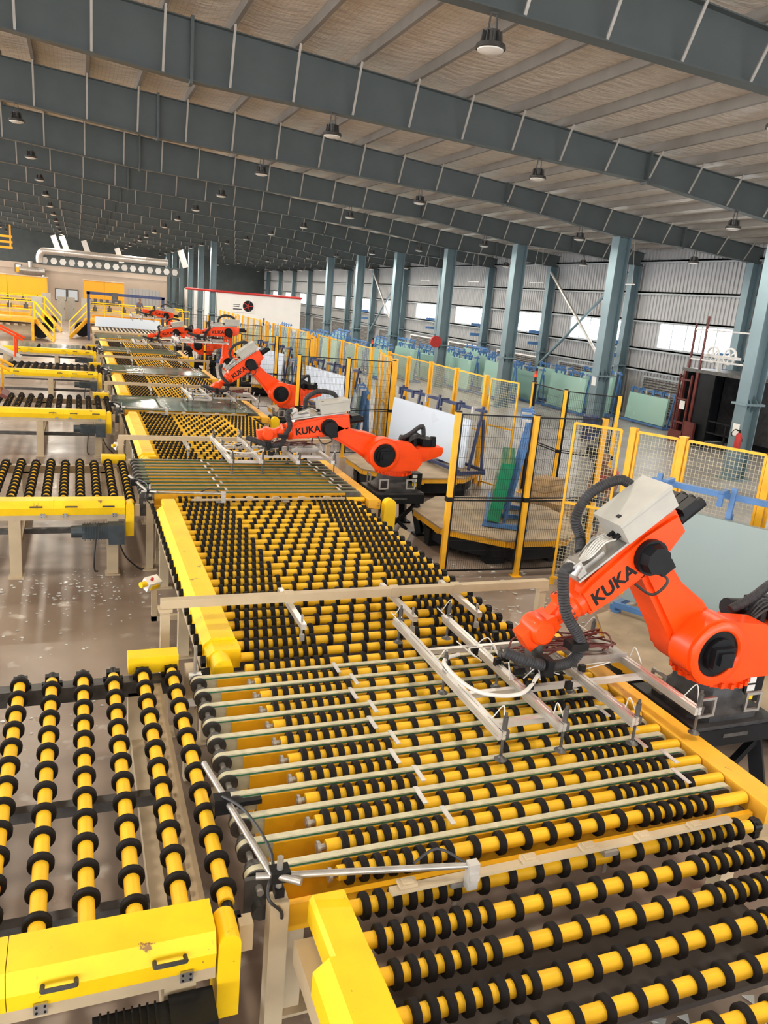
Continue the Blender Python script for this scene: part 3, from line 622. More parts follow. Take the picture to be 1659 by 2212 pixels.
# ------------------------------------------------------------------ robots
HP = 0.79
LK = lambda u, y, v: (u, y, -v)
LKP = lambda p, y: (p[0], y, -p[1])
TXT = text_mesh('KUKA', 0.165, 'black_plastic')
def ribbed(pts, r, k, pitch=0.022, n=10):
    P = catmull([Vector(p) for p in pts], k); L = [0.0]
    for a, b in zip(P, P[1:]): L.append(L[-1] + (b - a).length)
    N = int(L[-1] / pitch) * 2; Q = []; j = 0
    for i in range(N + 1):
        s = L[-1] * i / N
        while j < len(L) - 2 and L[j + 1] < s: j += 1
        t = (s - L[j]) / max(1e-6, L[j + 1] - L[j]); Q.append(P[j].lerp(P[j + 1], t))
    return MB().tube(Q, [r * (1.0 if i % 2 else 0.86) for i in range(len(Q))], n)
def cup(parent, x, y, z0, zc):
    c = MB().cyl((x, y, zc + 0.02), (x, y, z0 + 0.16), 0.011, 8).cyl((x, y, z0 + 0.02), (x, y, z0 + 0.13), 0.019, 8).box(x - 0.03, x + 0.03, y - 0.025, y + 0.025, z0 - 0.03, z0 + 0.03)
    c.lathe([(0.0, 0.03), (0.014, 0.03), (0.02, 0.016), (0.042, 0.004), (0.046, 0.0), (0.0, 0.0)], (x, y, zc), (0, 0, 1), 14)
    return c.build('suction_cup', 'steel_dark', parent)
def gripper(t, wx, wz, zc, seed):
    """frame of aluminium profiles under the wrist at local (wx, 0, wz); cups reach down to zc"""
    rnd = random.Random(seed); gz = zc + 0.20
    g = MB().box(wx - 0.12, wx + 0.12, -0.12, 0.12, gz + 0.025, gz + 0.05).cyl((wx, 0, gz + 0.05), (wx, 0, max(gz + 0.1, wz - 0.08)), 0.075, 16).build('gripper', 'steel_dark', t)
    bars = []
    for x in (-0.76, -0.27, 0.33, 0.93):
        y0, y1 = (-0.88, 1.12) if x < 0 else (-0.92, 0.75)
        if x > 0.9: y0, y1 = -0.90, 0.55
        m = MB()
        for (dx, dz) in ((-0.017, -0.017), (0.017, -0.017), (-0.017, 0.017), (0.017, 0.017)): m.box(wx + x + dx - 0.0135, wx + x + dx + 0.0135, y0, y1, gz + dz - 0.0135, gz + dz + 0.0135)
        m.box(wx + x - 0.025, wx + x + 0.025, y0 + 0.004, y1 - 0.004, gz - 0.025, gz + 0.025)
        m.build('profile_bar', 'aluminium', g, smooth=0); bars.append((x, y0, y1))
    for y in (0.55, -0.22, -0.66):
        x0, x1 = (-0.76, 0.95) if y > -0.5 else (-0.76, -0.25)
        MB().box(wx + x0, wx + x1, y - 0.022, y + 0.022, gz - 0.068, gz - 0.024).build('profile_bar', 'aluminium', g, smooth=0)
    for (x, y0, y1) in bars:
        for y in ([y0 + 0.03, (y0 + y1) / 2, y1 - 0.03] if x < 0.9 else [y0 + 0.03, y1 - 0.03]): cup(g, wx + x + 0.03, y, gz, zc)
    MB().box(wx + 0.45, wx + 0.95, 0.02, 0.42, gz + 0.01, gz + 0.05).box(wx + 0.45, wx + 0.95, 0.0, 0.02, gz - 0.02, gz + 0.06).build('valve_tray', 'steel', g, smooth=0)
    mb = MB()
    for q in range(16):
        a = (wx + 0.46 + 0.46 * rnd.random(), 0.03 + 0.36 * rnd.random(), gz + 0.07 + 0.03 * rnd.random()); b = (wx + 0.1 + 0.8 * rnd.random(), 0.05 + 0.4 * rnd.random(), gz + 0.09 + 0.05 * rnd.random())
        c = (wx - 0.1 + 0.3 * rnd.random(), 0.3 * rnd.random(), gz + 0.08)
        mb.tube([a, b, c], 0.009, 5, smooth=5)
    mb.build('cable_bundle', 'dark_red', g)
    mb = MB()
    for (x, y0, y1) in bars:
        for y in (y0 + 0.05, (y0 + y1) / 2, y1 - 0.05):
            px = wx + x; s = rnd.choice((-1, 1)); r = 0.05 + 0.03 * rnd.random()
            mb.tube([(px + 0.03, y, gz + 0.05), (px + 0.03 + s * 0.03, y + r, gz + 0.09 + r), (px + 0.02, y + 2 * r, gz + 0.03), (px, y + 2.5 * r, gz + 0.03), (px, (y + 0.3 if y < 0 else y - 0.3), gz + 0.03)], 0.0045, 5, smooth=5)
    for q in range(10):
        x = wx - 0.6 + 1.2 * rnd.random(); y = -0.3 + 0.6 * rnd.random()
        mb.tube([(x, y, gz + 0.03), (x + rnd.uniform(-.15, .15), y + rnd.uniform(-.15, .15), gz + 0.12), (x + rnd.uniform(-.2, .2), y + rnd.uniform(-.2, .2), gz + 0.04)], 0.005, 5, smooth=5)
    mb.tube([(wx - 0.55, 0.25, gz + 0.06), (wx - 0.78, 0.05, gz + 0.10), (wx - 0.70, -0.35, gz + 0.06), (wx - 0.38, -0.45, gz + 0.05), (wx - 0.1, -0.25, gz + 0.08)], 0.016, 8, smooth=6)
    o = mb.build('air_hoses', 'cable_white', g); o['kind'] = 'stuff'
    mb = MB()
    for q in range(12):
        x, y = wx + rnd.uniform(-0.6, 0.4), rnd.uniform(-0.5, 0.6); mb.box(x, x + 0.05, y, y + 0.04, gz + 0.02, gz + 0.08)
    mb.build('valve_block', 'black_plastic', g, smooth=0)
def robot(k, x, y, a1, al, be, zcup, label):
    al, be = math.radians(al), math.radians(be)
    t = thing('industrial_robot', label, 'robot', (x, y, HP), math.radians(a1), group='orange robots beside the line')
    # foot casting
    b = MB().add(*frustum([(0.40, 0.36), (0.40, 0.36), (0.33, 0.33), (0.26, 0.26), (0.25, 0.25)], [0.0, 0.05, 0.07, 0.16, 0.28])).build('base_casting', 'cast_grey', t)
    for (bx, by, rz) in ((-0.30, -0.34, 0.0), (0.22, -0.34, 0.0), (-0.40, 0.18, 1.57)):
        f = MB()
        for (u0, u1, w0, w1) in ((-0.09, 0.09, 0.05, 0.075), (-0.09, 0.09, 0.215, 0.24), (-0.09, -0.065, 0.075, 0.215), (0.065, 0.09, 0.075, 0.215)): f.box(u0, u1, -0.012, 0.012, w0, w1)
        f = f.build('lifting_bracket', 'steel', t, smooth=0); f.location = (bx, by, 0); f.rotation_euler = (0, 0, rz)
    MB().box(0.30, 0.52, -0.16, 0.16, 0.02, 0.30).build('terminal_box', 'black_plastic', t, smooth=0)
    MB().box(0.33, 0.42, -0.164, -0.16, 0.22, 0.28).box(0.33, 0.42, -0.164, -0.16, 0.14, 0.20).build('sticker', 'white_print', t, smooth=0)
    MB().box(0.33, 0.42, -0.164, -0.16, 0.05, 0.12).build('sticker', 'yellow_paint', t, smooth=0)
    # rotating column
    c = MB().lathe([(0.0, 0.28), (0.31, 0.28), (0.31, 0.35), (0.335, 0.36), (0.335, 0.40), (0.0, 0.42)], (0, 0, 0), (0, 0, 1), 32)
    cheek = [(-0.34, 0.40), (0.30, 0.40), (0.40, 0.54), (0.36, 0.72), (0.16, 0.90)] + arc(-0.35, 0.675, 0.31, 60, 200, 12) + [(-0.58, 0.50)]
    c.prism(cheek, XZ, -0.36, -0.14)
    c.prism([(-0.30, 0.40), (0.30, 0.40), (0.38, 0.54), (0.30, 0.70), (0.10, 0.80)] + arc(-0.35, 0.675, 0.17, 60, 200, 10) + [(-0.46, 0.50)], XZ, 0.18, 0.30)
    c.prism([(-0.33, 0.40), (0.30, 0.40), (0.42, 0.54), (0.80, 0.66), (0.84, 0.74), (0.82, 0.82), (0.35, 0.80), (0.05, 0.62), (-0.33, 0.50)], XZ, -0.28, 0.28)
    c.lathe([(0.21, 0.0), (0.29, 0.0), (0.29, 0.03), (0.26, 0.045), (0.225, 0.045), (0.21, 0.03)], (-0.35, -0.36, 0.675), (0, -1, 0), 28, close=True)
    c = c.build('rotating_column', 'orange_paint', t)
    mb = MB()
    for q in range(22):
        a = 2 * math.pi * q / 22; mb.beam((0.325 * math.cos(a), 0.325 * math.sin(a), 0.29), (0.325 * math.cos(a), 0.325 * math.sin(a), 0.335), 0.035, 0.035)
    mb.build('ring_bolts', 'orange_paint', c, smooth=0)
    MB().cyl((-0.35, -0.33, 0.675), (-0.35, -0.375, 0.675), 0.225, 24).build('motor_recess', 'black_plastic', c)
    MB().box(-0.46, -0.25, -0.47, -0.37, 0.58, 0.76).box(-0.42, -0.28, -0.50, -0.47, 0.62, 0.73).cyl((-0.35, -0.37, 0.675), (-0.35, -0.42, 0.675), 0.15, 16).build('shoulder_motor', 'black_steel', c)
    MB().cyl((0.10, 0.05, 0.90), (0.55, 0.05, 0.86), 0.085, 14).box(0.45, 0.72, -0.18, 0.20, 0.82, 0.94).cyl((0.30, -0.15, 0.82), (0.30, -0.15, 0.98), 0.05, 10).box(0.62, 0.70, -0.2, -0.12, 0.82, 1.0).build('balancer', 'black_steel', c)
    ribbed([(0.05, -0.05, 0.92), (0.22, -0.08, 1.02), (0.40, -0.1, 1.16), (0.47, -0.1, 1.14), (0.50, -0.1, 0.9)], 0.045, 8).build('cable_hose', 'hose_grey', c)
    mb = MB()
    for q in range(5): mb.tube([(0.12 + 0.02 * q, -0.2 + 0.03 * q, 0.84), (0.3, -0.22 + 0.03 * q, 0.98 + 0.02 * q), (0.55, -0.15 + 0.02 * q, 0.93)], 0.012, 6, smooth=5)
    mb.build('cables', 'cable', c)
    # upper arm
    A2 = Vector((-0.35, 0, 0.675)); LU = 1.09
    up = MB().prism(arc(0, 0, 0.245, 90, 270, 10) + [(0.25, -0.20), (0.95, -0.135)] + arc(LU, 0, 0.135, -90, 90, 8) + [(0.62, 0.15), (0.30, 0.235)], LKP, -0.13, 0.16)
    up.prism(arc(0, 0, 0.20, 90, 270, 10) + [(0.25, -0.15), (0.95, -0.09)] + arc(LU, 0, 0.10, -90, 90, 8) + [(0.62, 0.11), (0.30, 0.18)], LKP, -0.165, 0.195)
    up = up.build('upper_arm', 'orange_paint', t); up.location = A2; up.rotation_euler = (0, math.pi + al, 0)
    mb = MB().lathe([(0.20, 0), (0.262, 0), (0.262, 0.05), (0.20, 0.05)], LK(0, -0.19, 0), (0, 1, 0), 28, close=True)
    mb.build('shoulder_ring', 'orange_paint', up)
    MB().box(0.98, 1.02, -0.168, -0.165, -0.07, 0.07).build('sticker', 'white_print', up, smooth=0)
    # forearm
    A3 = A2 + Vector((-math.cos(al), 0, math.sin(al))) * LU
    fa = MB().prism([(-0.40, -0.06), (-0.40, 0.17), (-0.05, 0.21), (0.52, 0.17), (0.66, 0.13), (0.66, -0.12), (0.45, -0.145), (0.12, -0.16), (-0.12, -0.15)], LKP, -0.13, 0.13)
    fa.prism([(-0.38, -0.03), (-0.38, 0.13), (-0.05, 0.17), (0.52, 0.13), (0.64, 0.10), (0.64, -0.09), (0.45, -0.11), (0.12, -0.12), (-0.12, -0.11)], LKP, -0.165, 0.165)
    fa.lathe([(0.15, 0.60), (0.15, 0.70), (0.135, 0.72), (0.135, 0.76), (0.145, 0.77), (0.145, 0.80), (0.11, 0.82), (0.075, 0.85), (0.06, 0.90), (0.06, 1.0), (0.0, 1.0)], (0, 0, 0), (1, 0, 0), 22)
    fa.prism([(0.80, -0.09), (0.80, 0.09), (0.98, 0.06), (0.98, -0.06)], LKP, -0.05, 0.05)
    fa = fa.build('forearm', 'orange_paint', t); fa.location = A3; fa.rotation_euler = (0, math.pi + be, 0)
    mb = MB()
    for q in range(18):
        a = 2 * math.pi * q / 18; mb.cyl((0.765, 0.14 * math.cos(a), 0.14 * math.sin(a)), (0.785, 0.14 * math.cos(a), 0.14 * math.sin(a)), 0.012, 6)
    mb.build('wrist_bolts', 'dark_red', fa)
    WU = 1.06
    mb = MB().lathe([(0, -0.12), (0.085, -0.12), (0.105, -0.105), (0.115, -0.07), (0.115, 0.07), (0.105, 0.105), (0.085, 0.12), (0, 0.12)], (WU, 0, 0), (0, 1, 0), 24).prism([(WU - 0.15, -0.06), (WU - 0.15, 0.06), (WU, 0.10), (WU, -0.10)], LKP, -0.10, 0.10).box(WU + 0.05, WU + 0.17, -0.075, 0.075, -0.085, 0.085)
    wr = mb.build('wrist', 'orange_paint', fa)
    tx = inst('lettering', TXT, fa); s = 1.0
    tx.matrix_local = Matrix(((-1, 0, 0, 0.60), (0, 0, 1, -0.1665), (0, -1, 0, 0.055), (0, 0, 0, 1)))
    m3 = MB().cyl(LK(0, -0.165, 0), LK(0, -0.22, 0), 0.15, 20).cyl(LK(0, -0.22, 0), LK(0, -0.30, 0), 0.135, 9, 0.115).box(-0.12, 0.02, -0.27, -0.19, 0.08, 0.17).build('elbow_motor', 'black_steel', fa); MB().cyl(LK(0, 0.165, 0), LK(0, 0.22, 0), 0.13, 18).build('elbow_cap', 'black_steel', fa)
    MB().tube([LK(0.02, -0.2, -0.12), LK(0.0, -0.28, -0.22), LK(0.16, -0.26, -0.25), LK(0.22, -0.18, -0.12)], 0.012, 6, smooth=5).build('cable', 'cable', m3)
    rm = MB()
    for yy in (-0.10, 0.0, 0.10): rm.cyl(LK(-0.40, yy, 0.05), LK(-0.66, yy, 0.05), 0.05, 10).box(-0.60, -0.44, yy - 0.045, yy + 0.045, -0.14, -0.04)
    rm.build('wrist_motors', 'black_steel', fa)
    pl = MB().box(-0.34, 0.62, -0.15, 0.15, -0.225, -0.205).box(0.30, 0.60, -0.10, 0.10, -0.27, -0.225).build('top_plate', 'steel', fa, smooth=0)
    bx = MB().box(-0.40, 0.12, -0.20, 0.14, -0.43, -0.24).box(-0.41, 0.13, -0.21, 0.15, -0.445, -0.415).build('control_box', 'box_grey', fa, smooth=0)
    MB().box(0.04, 0.07, -0.12, -0.08, -0.452, -0.445).build('latch', 'black_plastic', bx, smooth=0)
    MB().cyl(LK(0.12, -0.1, 0.30), LK(0.18, -0.1, 0.30), 0.022, 8).cyl(LK(0.12, -0.03, 0.30), LK(0.18, -0.03, 0.30), 0.022, 8).build('cable_gland', 'black_plastic', bx)
    mb = MB()
    for q in range(6): mb.tube([LK(0.17, -0.12 + 0.03 * q, 0.30), LK(0.28, -0.15 + 0.04 * q, 0.36 - 0.01 * q), LK(0.42, -0.1 + 0.02 * q, 0.30), LK(0.52, -0.05, 0.30)], 0.007, 5, smooth=5)
    mb.build('cables', 'cable_white', bx)
    MB().prism([(0.26, 0.22), (0.26, 0.36), (0.46, 0.30), (0.46, 0.22)], LKP, 0.02, 0.026).build('cable_bracket', 'steel', fa, smooth=0)
    MB().cyl(LK(0.56, -0.12, 0.36), LK(0.64, -0.12, 0.32), 0.075, 16).box(0.54, 0.62, -0.19, -0.05, -0.40, -0.27).build('hose_clamp', 'steel', fa)
    # hoses in the robot frame
    W = A3 + Vector((-math.cos(be), 0, math.sin(be))) * WU
    P = lambda u, v, yy: A3 + Vector((-math.cos(be) * u + math.sin(be) * v, yy, math.sin(be) * u + math.cos(be) * v))
    zc = zcup - HP; gz = zc + 0.20
    h0 = P(0.60, 0.36, -0.14)
    ribbed([h0, h0 + Vector((-0.10, -0.03, -0.04)), Vector((h0.x - 0.06, -0.22, (h0.z + gz) / 2 + 0.12)), Vector((W.x + 0.26, -0.24, gz + 0.33)), Vector((W.x + 0.20, -0.24, gz + 0.17)), Vector((W.x - 0.02, -0.24, gz + 0.15)), Vector((W.x - 0.25, -0.22, gz + 0.22)), Vector((W.x - 0.38, -0.16, gz + 0.26))], 0.048, 8).build('cable_hose', 'hose_grey', t)
    q0 = P(-0.30, 0.40, 0.17); q1 = P(0.30, 0.30, 0.20)
    ribbed([q0, P(-0.22, 0.52, 0.20), P(0.05, 0.58, 0.20), P(0.26, 0.48, 0.20), q1, P(0.40, 0.26, 0.1)], 0.045, 8).build('cable_hose', 'hose_grey', t)
    MB().box(W.x + 0.14, W.x + 0.30, -0.30, -0.18, gz + 0.28, gz + 0.34).build('hose_holder', 'black_plastic', t, smooth=0)
    MB().box(W.x - 0.06, W.x + 0.0, -0.31, -0.17, gz + 0.08, gz + 0.22).build('hose_holder', 'black_plastic', t, smooth=0)
    gripper(t, W.x, W.z, zc, 5 + k)
    return t
def frustum(half, zs):
    vs = []; fs = []
    for (a, b), z in zip(half, zs):
        c = 0.35
        for (sx, sy) in ((1, -1), (1, 1), (-1, 1), (-1, -1)):
            p = [(a * sx, b * sy * (1 - c)), (a * sx * (1 - c), b * sy)]
            if sx * sy > 0: pass
            else: p = p[::-1]
            for q in p: vs.append((q[0], q[1], z))
    n = 8
    for i in range(len(zs) - 1):
        for k in range(n): fs.append((i * n + k, i * n + (k + 1) % n, (i + 1) * n + (k + 1) % n, (i + 1) * n + k))
    fs.append(tuple(range((len(zs) - 1) * n, len(zs) * n))); fs.append(tuple(range(n - 1, -1, -1)))
    return vs, fs
def pedestal(k, x, y):
    t = thing('robot_pedestal', 'black steel pedestal under the orange robot, %s along the line' % NAME_K[k], 'pedestal', (x, y, 0), group='black robot pedestals')
    MB().box(-0.47, 0.47, -0.42, 0.42, HP - 0.035, HP).build('top_plate', 'cast_grey', t, smooth=0)
    MB().box(-0.48, 0.48, -0.43, 0.43, HP - 0.20, HP - 0.035).build('top_box', 'black_steel', t, smooth=0)
    for sx in (-1, 1):
        for sy in (-1, 1):
            MB().beam((0.36 * sx, 0.30 * sy, HP - 0.18), (0.46 * sx, 0.42 * sy, 0.03), 0.12, 0.12).box(0.46 * sx - 0.12, 0.46 * sx + 0.12, 0.42 * sy - 0.12, 0.42 * sy + 0.12, 0, 0.03).build('leg', 'black_steel', t, smooth=0)
    for sy in (-1, 1): MB().beam((-0.40, 0.34 * sy, HP - 0.2), (0.2, 0.40 * sy, 0.1), 0.06, 0.06).beam((0.40, 0.34 * sy, HP - 0.2), (-0.2, 0.40 * sy, 0.1), 0.06, 0.06).build('strut', 'black_steel', t, smooth=0)
    MB().box(-0.14, 0.14, -0.434, -0.43, HP - 0.12, HP - 0.085).build('name_plate', 'steel_dark', t, smooth=0)
RB = [(5.35, 5.0, 0, 49, -37, 'large orange robot arm nearest the camera, reaching down over the belts'),
      (5.39, 13.1, 0, 24, -9, 'orange robot arm stretched low over the second transfer table'),
      (5.42, 21.1, 0, 42, -37, 'orange robot arm with raised elbow, third from the camera'),
      (5.42, 29.15, 0, 89, -3, 'orange robot with upright upper arm, fourth from the camera'),
      (5.42, 37.2, 0, 28, -12, 'orange robot arm stretched out left, fifth from the camera'),
      (5.42, 45.25, 0, 57, 8, 'orange robot arm farthest away, in front of the blue frame')]
for k, (x, y, a1, al, be, lab) in enumerate(RB):
    pedestal(k, x, y)
    A3z = HP + 0.675 + 1.09 * math.sin(math.radians(al)); Wz = A3z + 1.06 * math.sin(math.radians(be))
    robot(k, x, y, a1, al, be, 1.085 if k == 0 else max(1.12, Wz - 0.5), lab)
# ------------------------------------------------------------------ fences
def wires(mb, a, b, z0, z1, pv, ph, r):
    a = Vector((a[0], a[1], 0)); b = Vector((b[0], b[1], 0)); L = (b - a).length; d = (b - a) / L
    def wire(p, q):
        e = (q - p).normalized(); u = Vector((0, 0, 1)) if abs(e.z) < 0.5 else d
        s = e.cross(u).normalized() * r; w = u * r
        vs = []
        for c in (p, q): vs += [c + s, c - s * 0.5 + w * 0.87, c - s * 0.5 - w * 0.87]
        mb.add(vs, [(0, 1, 4, 3), (1, 2, 5, 4), (2, 0, 3, 5)])
    n = max(1, round(L / pv))
    for i in range(1, n): wire(a + d * (L * i / n) + Vector((0, 0, z0)), a + d * (L * i / n) + Vector((0, 0, z1)))
    n = max(1, round((z1 - z0) / ph))
    for i in range(1, n):
        z = z0 + (z1 - z0) * i / n; wire(a + Vector((0, 0, z)), b + Vector((0, 0, z)))
def fence(label, pts, h=2.61, style='black', group=None, panels=None, mid=1.28, post_w=0.075, name='safety_fence', posts=True):
    o = pts[0]; t = thing(name, label, 'fence', (o[0], o[1], 0), group=group)
    P = [(x - o[0], y - o[1]) for (x, y) in pts]
    for i, (x, y) in enumerate(P):
        if not posts: break
        j = min(i, len(P) - 2); d = Vector((P[j + 1][0] - P[j][0], P[j + 1][1] - P[j][1])).normalized()
        p = MB().beam((x, y, 0), (x, y, h), post_w, post_w, up=(d.x, d.y, 0)).box(x - 0.08, x + 0.08, y - 0.08, y + 0.08, 0, 0.012).build('post', 'fence_yellow', t, smooth=0)
        MB().beam((x, y, h), (x, y, h + 0.02), post_w + 0.012, post_w + 0.012, up=(d.x, d.y, 0)).build('post_cap', 'black_plastic' if style == 'black' else 'fence_yellow', p, smooth=0)
        if style == 'black':
            e = d * (post_w / 2 + 0.0145)
            if i < len(P) - 1: MB().beam((x + e.x, y + e.y, 0.1), (x + e.x, y + e.y, h - 0.02), 0.028, post_w * 0.8, up=(-d.y, d.x, 0)).build('edge_strip', 'black_plastic', p, smooth=0)
            MB().beam((x, y, mid - 0.035), (x, y, mid + 0.035), post_w + 0.03, post_w + 0.03, up=(d.x, d.y, 0)).build('rail_clamp', 'black_plastic', p, smooth=0)
    for i in range(len(P) - 1):
        if panels and not panels[i]: continue
        a = Vector(P[i]); b = Vector(P[i + 1]); d = (b - a).normalized(); q = post_w / 2 + 0.03 if posts else 0.0; a = a + d * q; b = b - d * q
        m = 'black_plastic' if style == 'black' else 'fence_yellow'; fw = 0.022 if style == 'black' else 0.034
        f = MB()
        for z in ((0.12, mid - 0.022, mid + 0.022, h - 0.03) if style == 'black' else (0.12, mid, h - 0.03)): f.beam((a.x, a.y, z), (b.x, b.y, z), fw, fw)
        for c in (a, b): f.beam((c.x, c.y, 0.12), (c.x, c.y, h - 0.03), fw, fw, up=(d.x, d.y, 0))
        fr = f.build('panel_frame', m, t, smooth=0)
        w = MB(); wires(w, a, b, 0.12, h - 0.03, 0.036 if style == 'black' else 0.055, 0.165 if style == 'black' else 0.055, 0.0026 if style == 'black' else 0.0028)
        if not posts: MB().box(a.x - 0.03, a.x + 0.03, a.y - 0.03, a.y + 0.03, 0, 0.12).box(b.x - 0.03, b.x + 0.03, b.y - 0.03, b.y + 0.03, 0, 0.12).build('foot', m, t, smooth=0)
        o2 = w.build('mesh_wires', m if style == 'black' else 'belt_top', fr, smooth=0); o2['kind'] = 'stuff'
    return t
DIV = [10.35, 19.62, 27.75, 35.9, 44.0]
for k, y in enumerate(DIV):
    fence('black wire-mesh divider fence with yellow posts, %s robot cell boundary from the camera' % ORD[k], [(5.25, y + 0.08), (6.55, y), (7.82, y)], group='divider fences between robot cells')
fence('yellow-framed mesh gate standing open beside the nearest divider fence', [(6.97, 9.93), (7.42, 9.40)], 2.61, 'yellow', post_w=0.05, mid=1.35, name='mesh_gate', posts=False)
fence('low-set yellow mesh fence behind the large grey glass sheet', [(7.58, 9.33), (7.93, 8.68), (8.45, 7.60), (8.97, 6.52), (9.5, 5.4)], 2.61, 'yellow', post_w=0.09, mid=1.0)
fence('black mesh corner fence with stack light behind the A-frame rack', [(9.78, 15.74), (9.74, 14.38), (10.66, 13.74)], 2.61, 'black')
fence('narrow yellow mesh gate beside the white glass sheet', [(9.03, 16.42), (9.30, 15.62)], 2.61, 'yellow', post_w=0.045, mid=1.5, name='mesh_gate', posts=False)
for k in range(0, 5):
    y0 = 16.7 + TP * k
    fence('yellow post fence along the back of the robot cells, %s stretch' % ORD[k], [(9.05, y0 + 1.62 * i) for i in range(5)], 2.61, 'yellow', group='yellow fences behind the robot cells', post_w=0.10)
    if k < 4: fence('yellow mesh side fence joining the divider to the back fence, %s' % ORD[k], [(8.02, 19.95 + 8.04 * k), (8.25, 21.0 + 8.04 * k), (8.45, 22.1 + 8.04 * k), (8.9, 23.6 + 8.04 * k)], 2.61, 'yellow', group='slanted side fences', post_w=0.08)
# stack lights
for k, (x, y) in enumerate(((9.78, 15.74), (9.05, 24.8), (7.82, 35.9))):
    t = thing('stack_light', 'slim stack light with red and amber segments on a fence post, %s' % NAME_K[k], 'signal light', (x, y, 2.63), group='stack lights on fence posts')
    MB().cyl((0, 0, 0), (0, 0, 0.10), 0.03, 10).build('base', 'black_plastic', t); MB().cyl((0, 0, 0.10), (0, 0, 0.17), 0.035, 12).build('amber_lens', 'orange_paint', t)
    MB().cyl((0, 0, 0.17), (0, 0, 0.24), 0.035, 12).build('red_lens', 'red_paint', t); MB().cyl((0, 0, 0.24), (0, 0, 0.30), 0.035, 12).build('cap', 'black_plastic', t)
# ------------------------------------------------------------------ turntables, racks and glass
def turntable(label, x, y, r, rz=0.0):
    t = thing('turntable', label, 'turntable', (x, y, 0), rz, group='rack turntables in the robot cells')
    oc = [(r * math.cos(math.radians(22.5 + 45 * i)), r * math.sin(math.radians(22.5 + 45 * i))) for i in range(8)]
    MB().prism(oc, XY, 0.47, 0.50).build('deck', 'deck', t, smooth=0)
    f = MB()
    for a, b in zip(oc, oc[1:] + oc[:1]): f.beam((a[0] * 0.97, a[1] * 0.97, 0.42), (b[0] * 0.97, b[1] * 0.97, 0.42), 0.05, 0.10)
    for s in (-1, 1): f.beam((-r * 0.9, 0.4 * s, 0.40), (r * 0.9, 0.4 * s, 0.40), 0.12, 0.12).beam((0.4 * s, -r * 0.9, 0.40), (0.4 * s, r * 0.9, 0.40), 0.12, 0.12)
    f.build('deck_frame', 'amber_paint', t, smooth=0)
    MB().cyl((0, 0, 0), (0, 0, 0.34), r * 0.5, 24).build('pivot', 'black_steel', t)
    MB().lathe([(r * 0.84, 0.12), (r * 0.86, 0.12), (r * 0.86, 0.36), (r * 0.84, 0.36)], (0, 0, 0), (0, 0, 1), 24, close=True).build('skirt', 'black_steel', t)
    for q in range(6):
        a = math.pi / 3 * q; MB().box(-0.16, 0.16, -0.1, 0.1, 0.0, 0.30).build('roller_support', 'black_steel', t, smooth=0, loc=(r * 0.78 * math.cos(a), r * 0.78 * math.sin(a), 0))
    return t
def rack(label, x, y, z, rz, L=3.0, H=1.4, tilt=0.10, group=None, full=True, bl='blue_paint'):
    """A-frame rack, length along local Y, sheets lean on its -X side"""
    t = thing('glass_rack', label, 'rack', (x, y, z), rz, group=group)
    b = MB()
    for yy in (-L / 2, -L / 6, L / 6, L / 2): b.box(-0.36, 0.36, yy - 0.035, yy + 0.035, 0.02, 0.09)
    for xx in (-0.34, 0.34): b.box(xx - 0.03, xx + 0.03, -L / 2, L / 2, 0.06, 0.13)
    for yy in (-L / 2 + 0.05, L / 2 - 0.05):
        for xx in (-0.34, 0.34): b.box(xx - 0.05, xx + 0.05, yy - 0.05, yy + 0.05, 0, 0.03)
    b.build('base_frame', bl, t, smooth=0)
    n = 5
    for i in range(n):
        yy = -L / 2 + 0.1 + (L - 0.2) * i / (n - 1)
        MB().beam((-0.02, yy, 0.09), (0.06 + H * tilt, yy, H + 0.16), 0.06, 0.05).beam((0.34, yy, 0.09), (0.10 + H * tilt, yy, H * 0.9), 0.05, 0.05).build('upright', bl, t, smooth=0)
    MB().box(0.03 + H * tilt, 0.11 + H * tilt, -L / 2, L / 2, H + 0.02, H + 0.09).build('top_rail', bl, t, smooth=0)
    if full:
        for i in range(6):
            yy = -L / 2 + 0.25 + (L - 0.5) * i / 5; MB().box(-0.14 + H * tilt, 0.10 + H * tilt, yy - 0.03, yy + 0.03, H + 0.09, H + 0.13).box(-0.14 + H * tilt, -0.09 + H * tilt, yy - 0.03, yy + 0.03, H - 0.06, H + 0.10).build('clamp', 'galv' if i % 3 == 0 else bl, t, smooth=0)
    return t
def glass(label, x, y, z, rz, L, H, tilt, th, mat, group=None, name='glass_stack'):
    o = MB().prism([(-0.06 - th, 0.13), (-0.06, 0.13), (-0.06 + H * tilt, H), (-0.06 - th + H * tilt, H)], XZ, -L / 2, L / 2).build(name, mat, smooth=0)
    o.location = (x, y, z); o.rotation_euler = (0, 0, rz); return tag(o, label, 'glass', group)
turntable('tan octagonal turntable beneath the large grey glass sheet', 7.12, 6.4, 1.6, 0.3)
turntable('tan octagonal turntable carrying the green glass stack', 7.1, 12.1, 1.55)
turntable('tan octagonal turntable under the pale blue glass behind the second robot', 7.32, 16.6, 1.62)
turntable('tan octagonal turntable behind the third divider, under the pale sheet', 7.2, 24.6, 1.6)
turntable('tan octagonal turntable farthest back among the robot cells', 7.2, 32.7, 1.6)
rz = math.atan2(0.78, 1.45)
rack('blue rack holding the large grey glass sheet on the right edge', 7.62, 6.15, 0.5, rz, 3.9, 1.62)
glass('large grey float glass sheet leaning on the blue rack at right', 7.60, 6.17, 0.5, rz, 3.8, 1.42, 0.10, 0.08, 'grey_glass')
rack('blue A-frame rack on the turntable next to the green glass, seen end-on', 7.35, 12.25, 0.5, -0.52, 2.2, 1.75, 0.12)
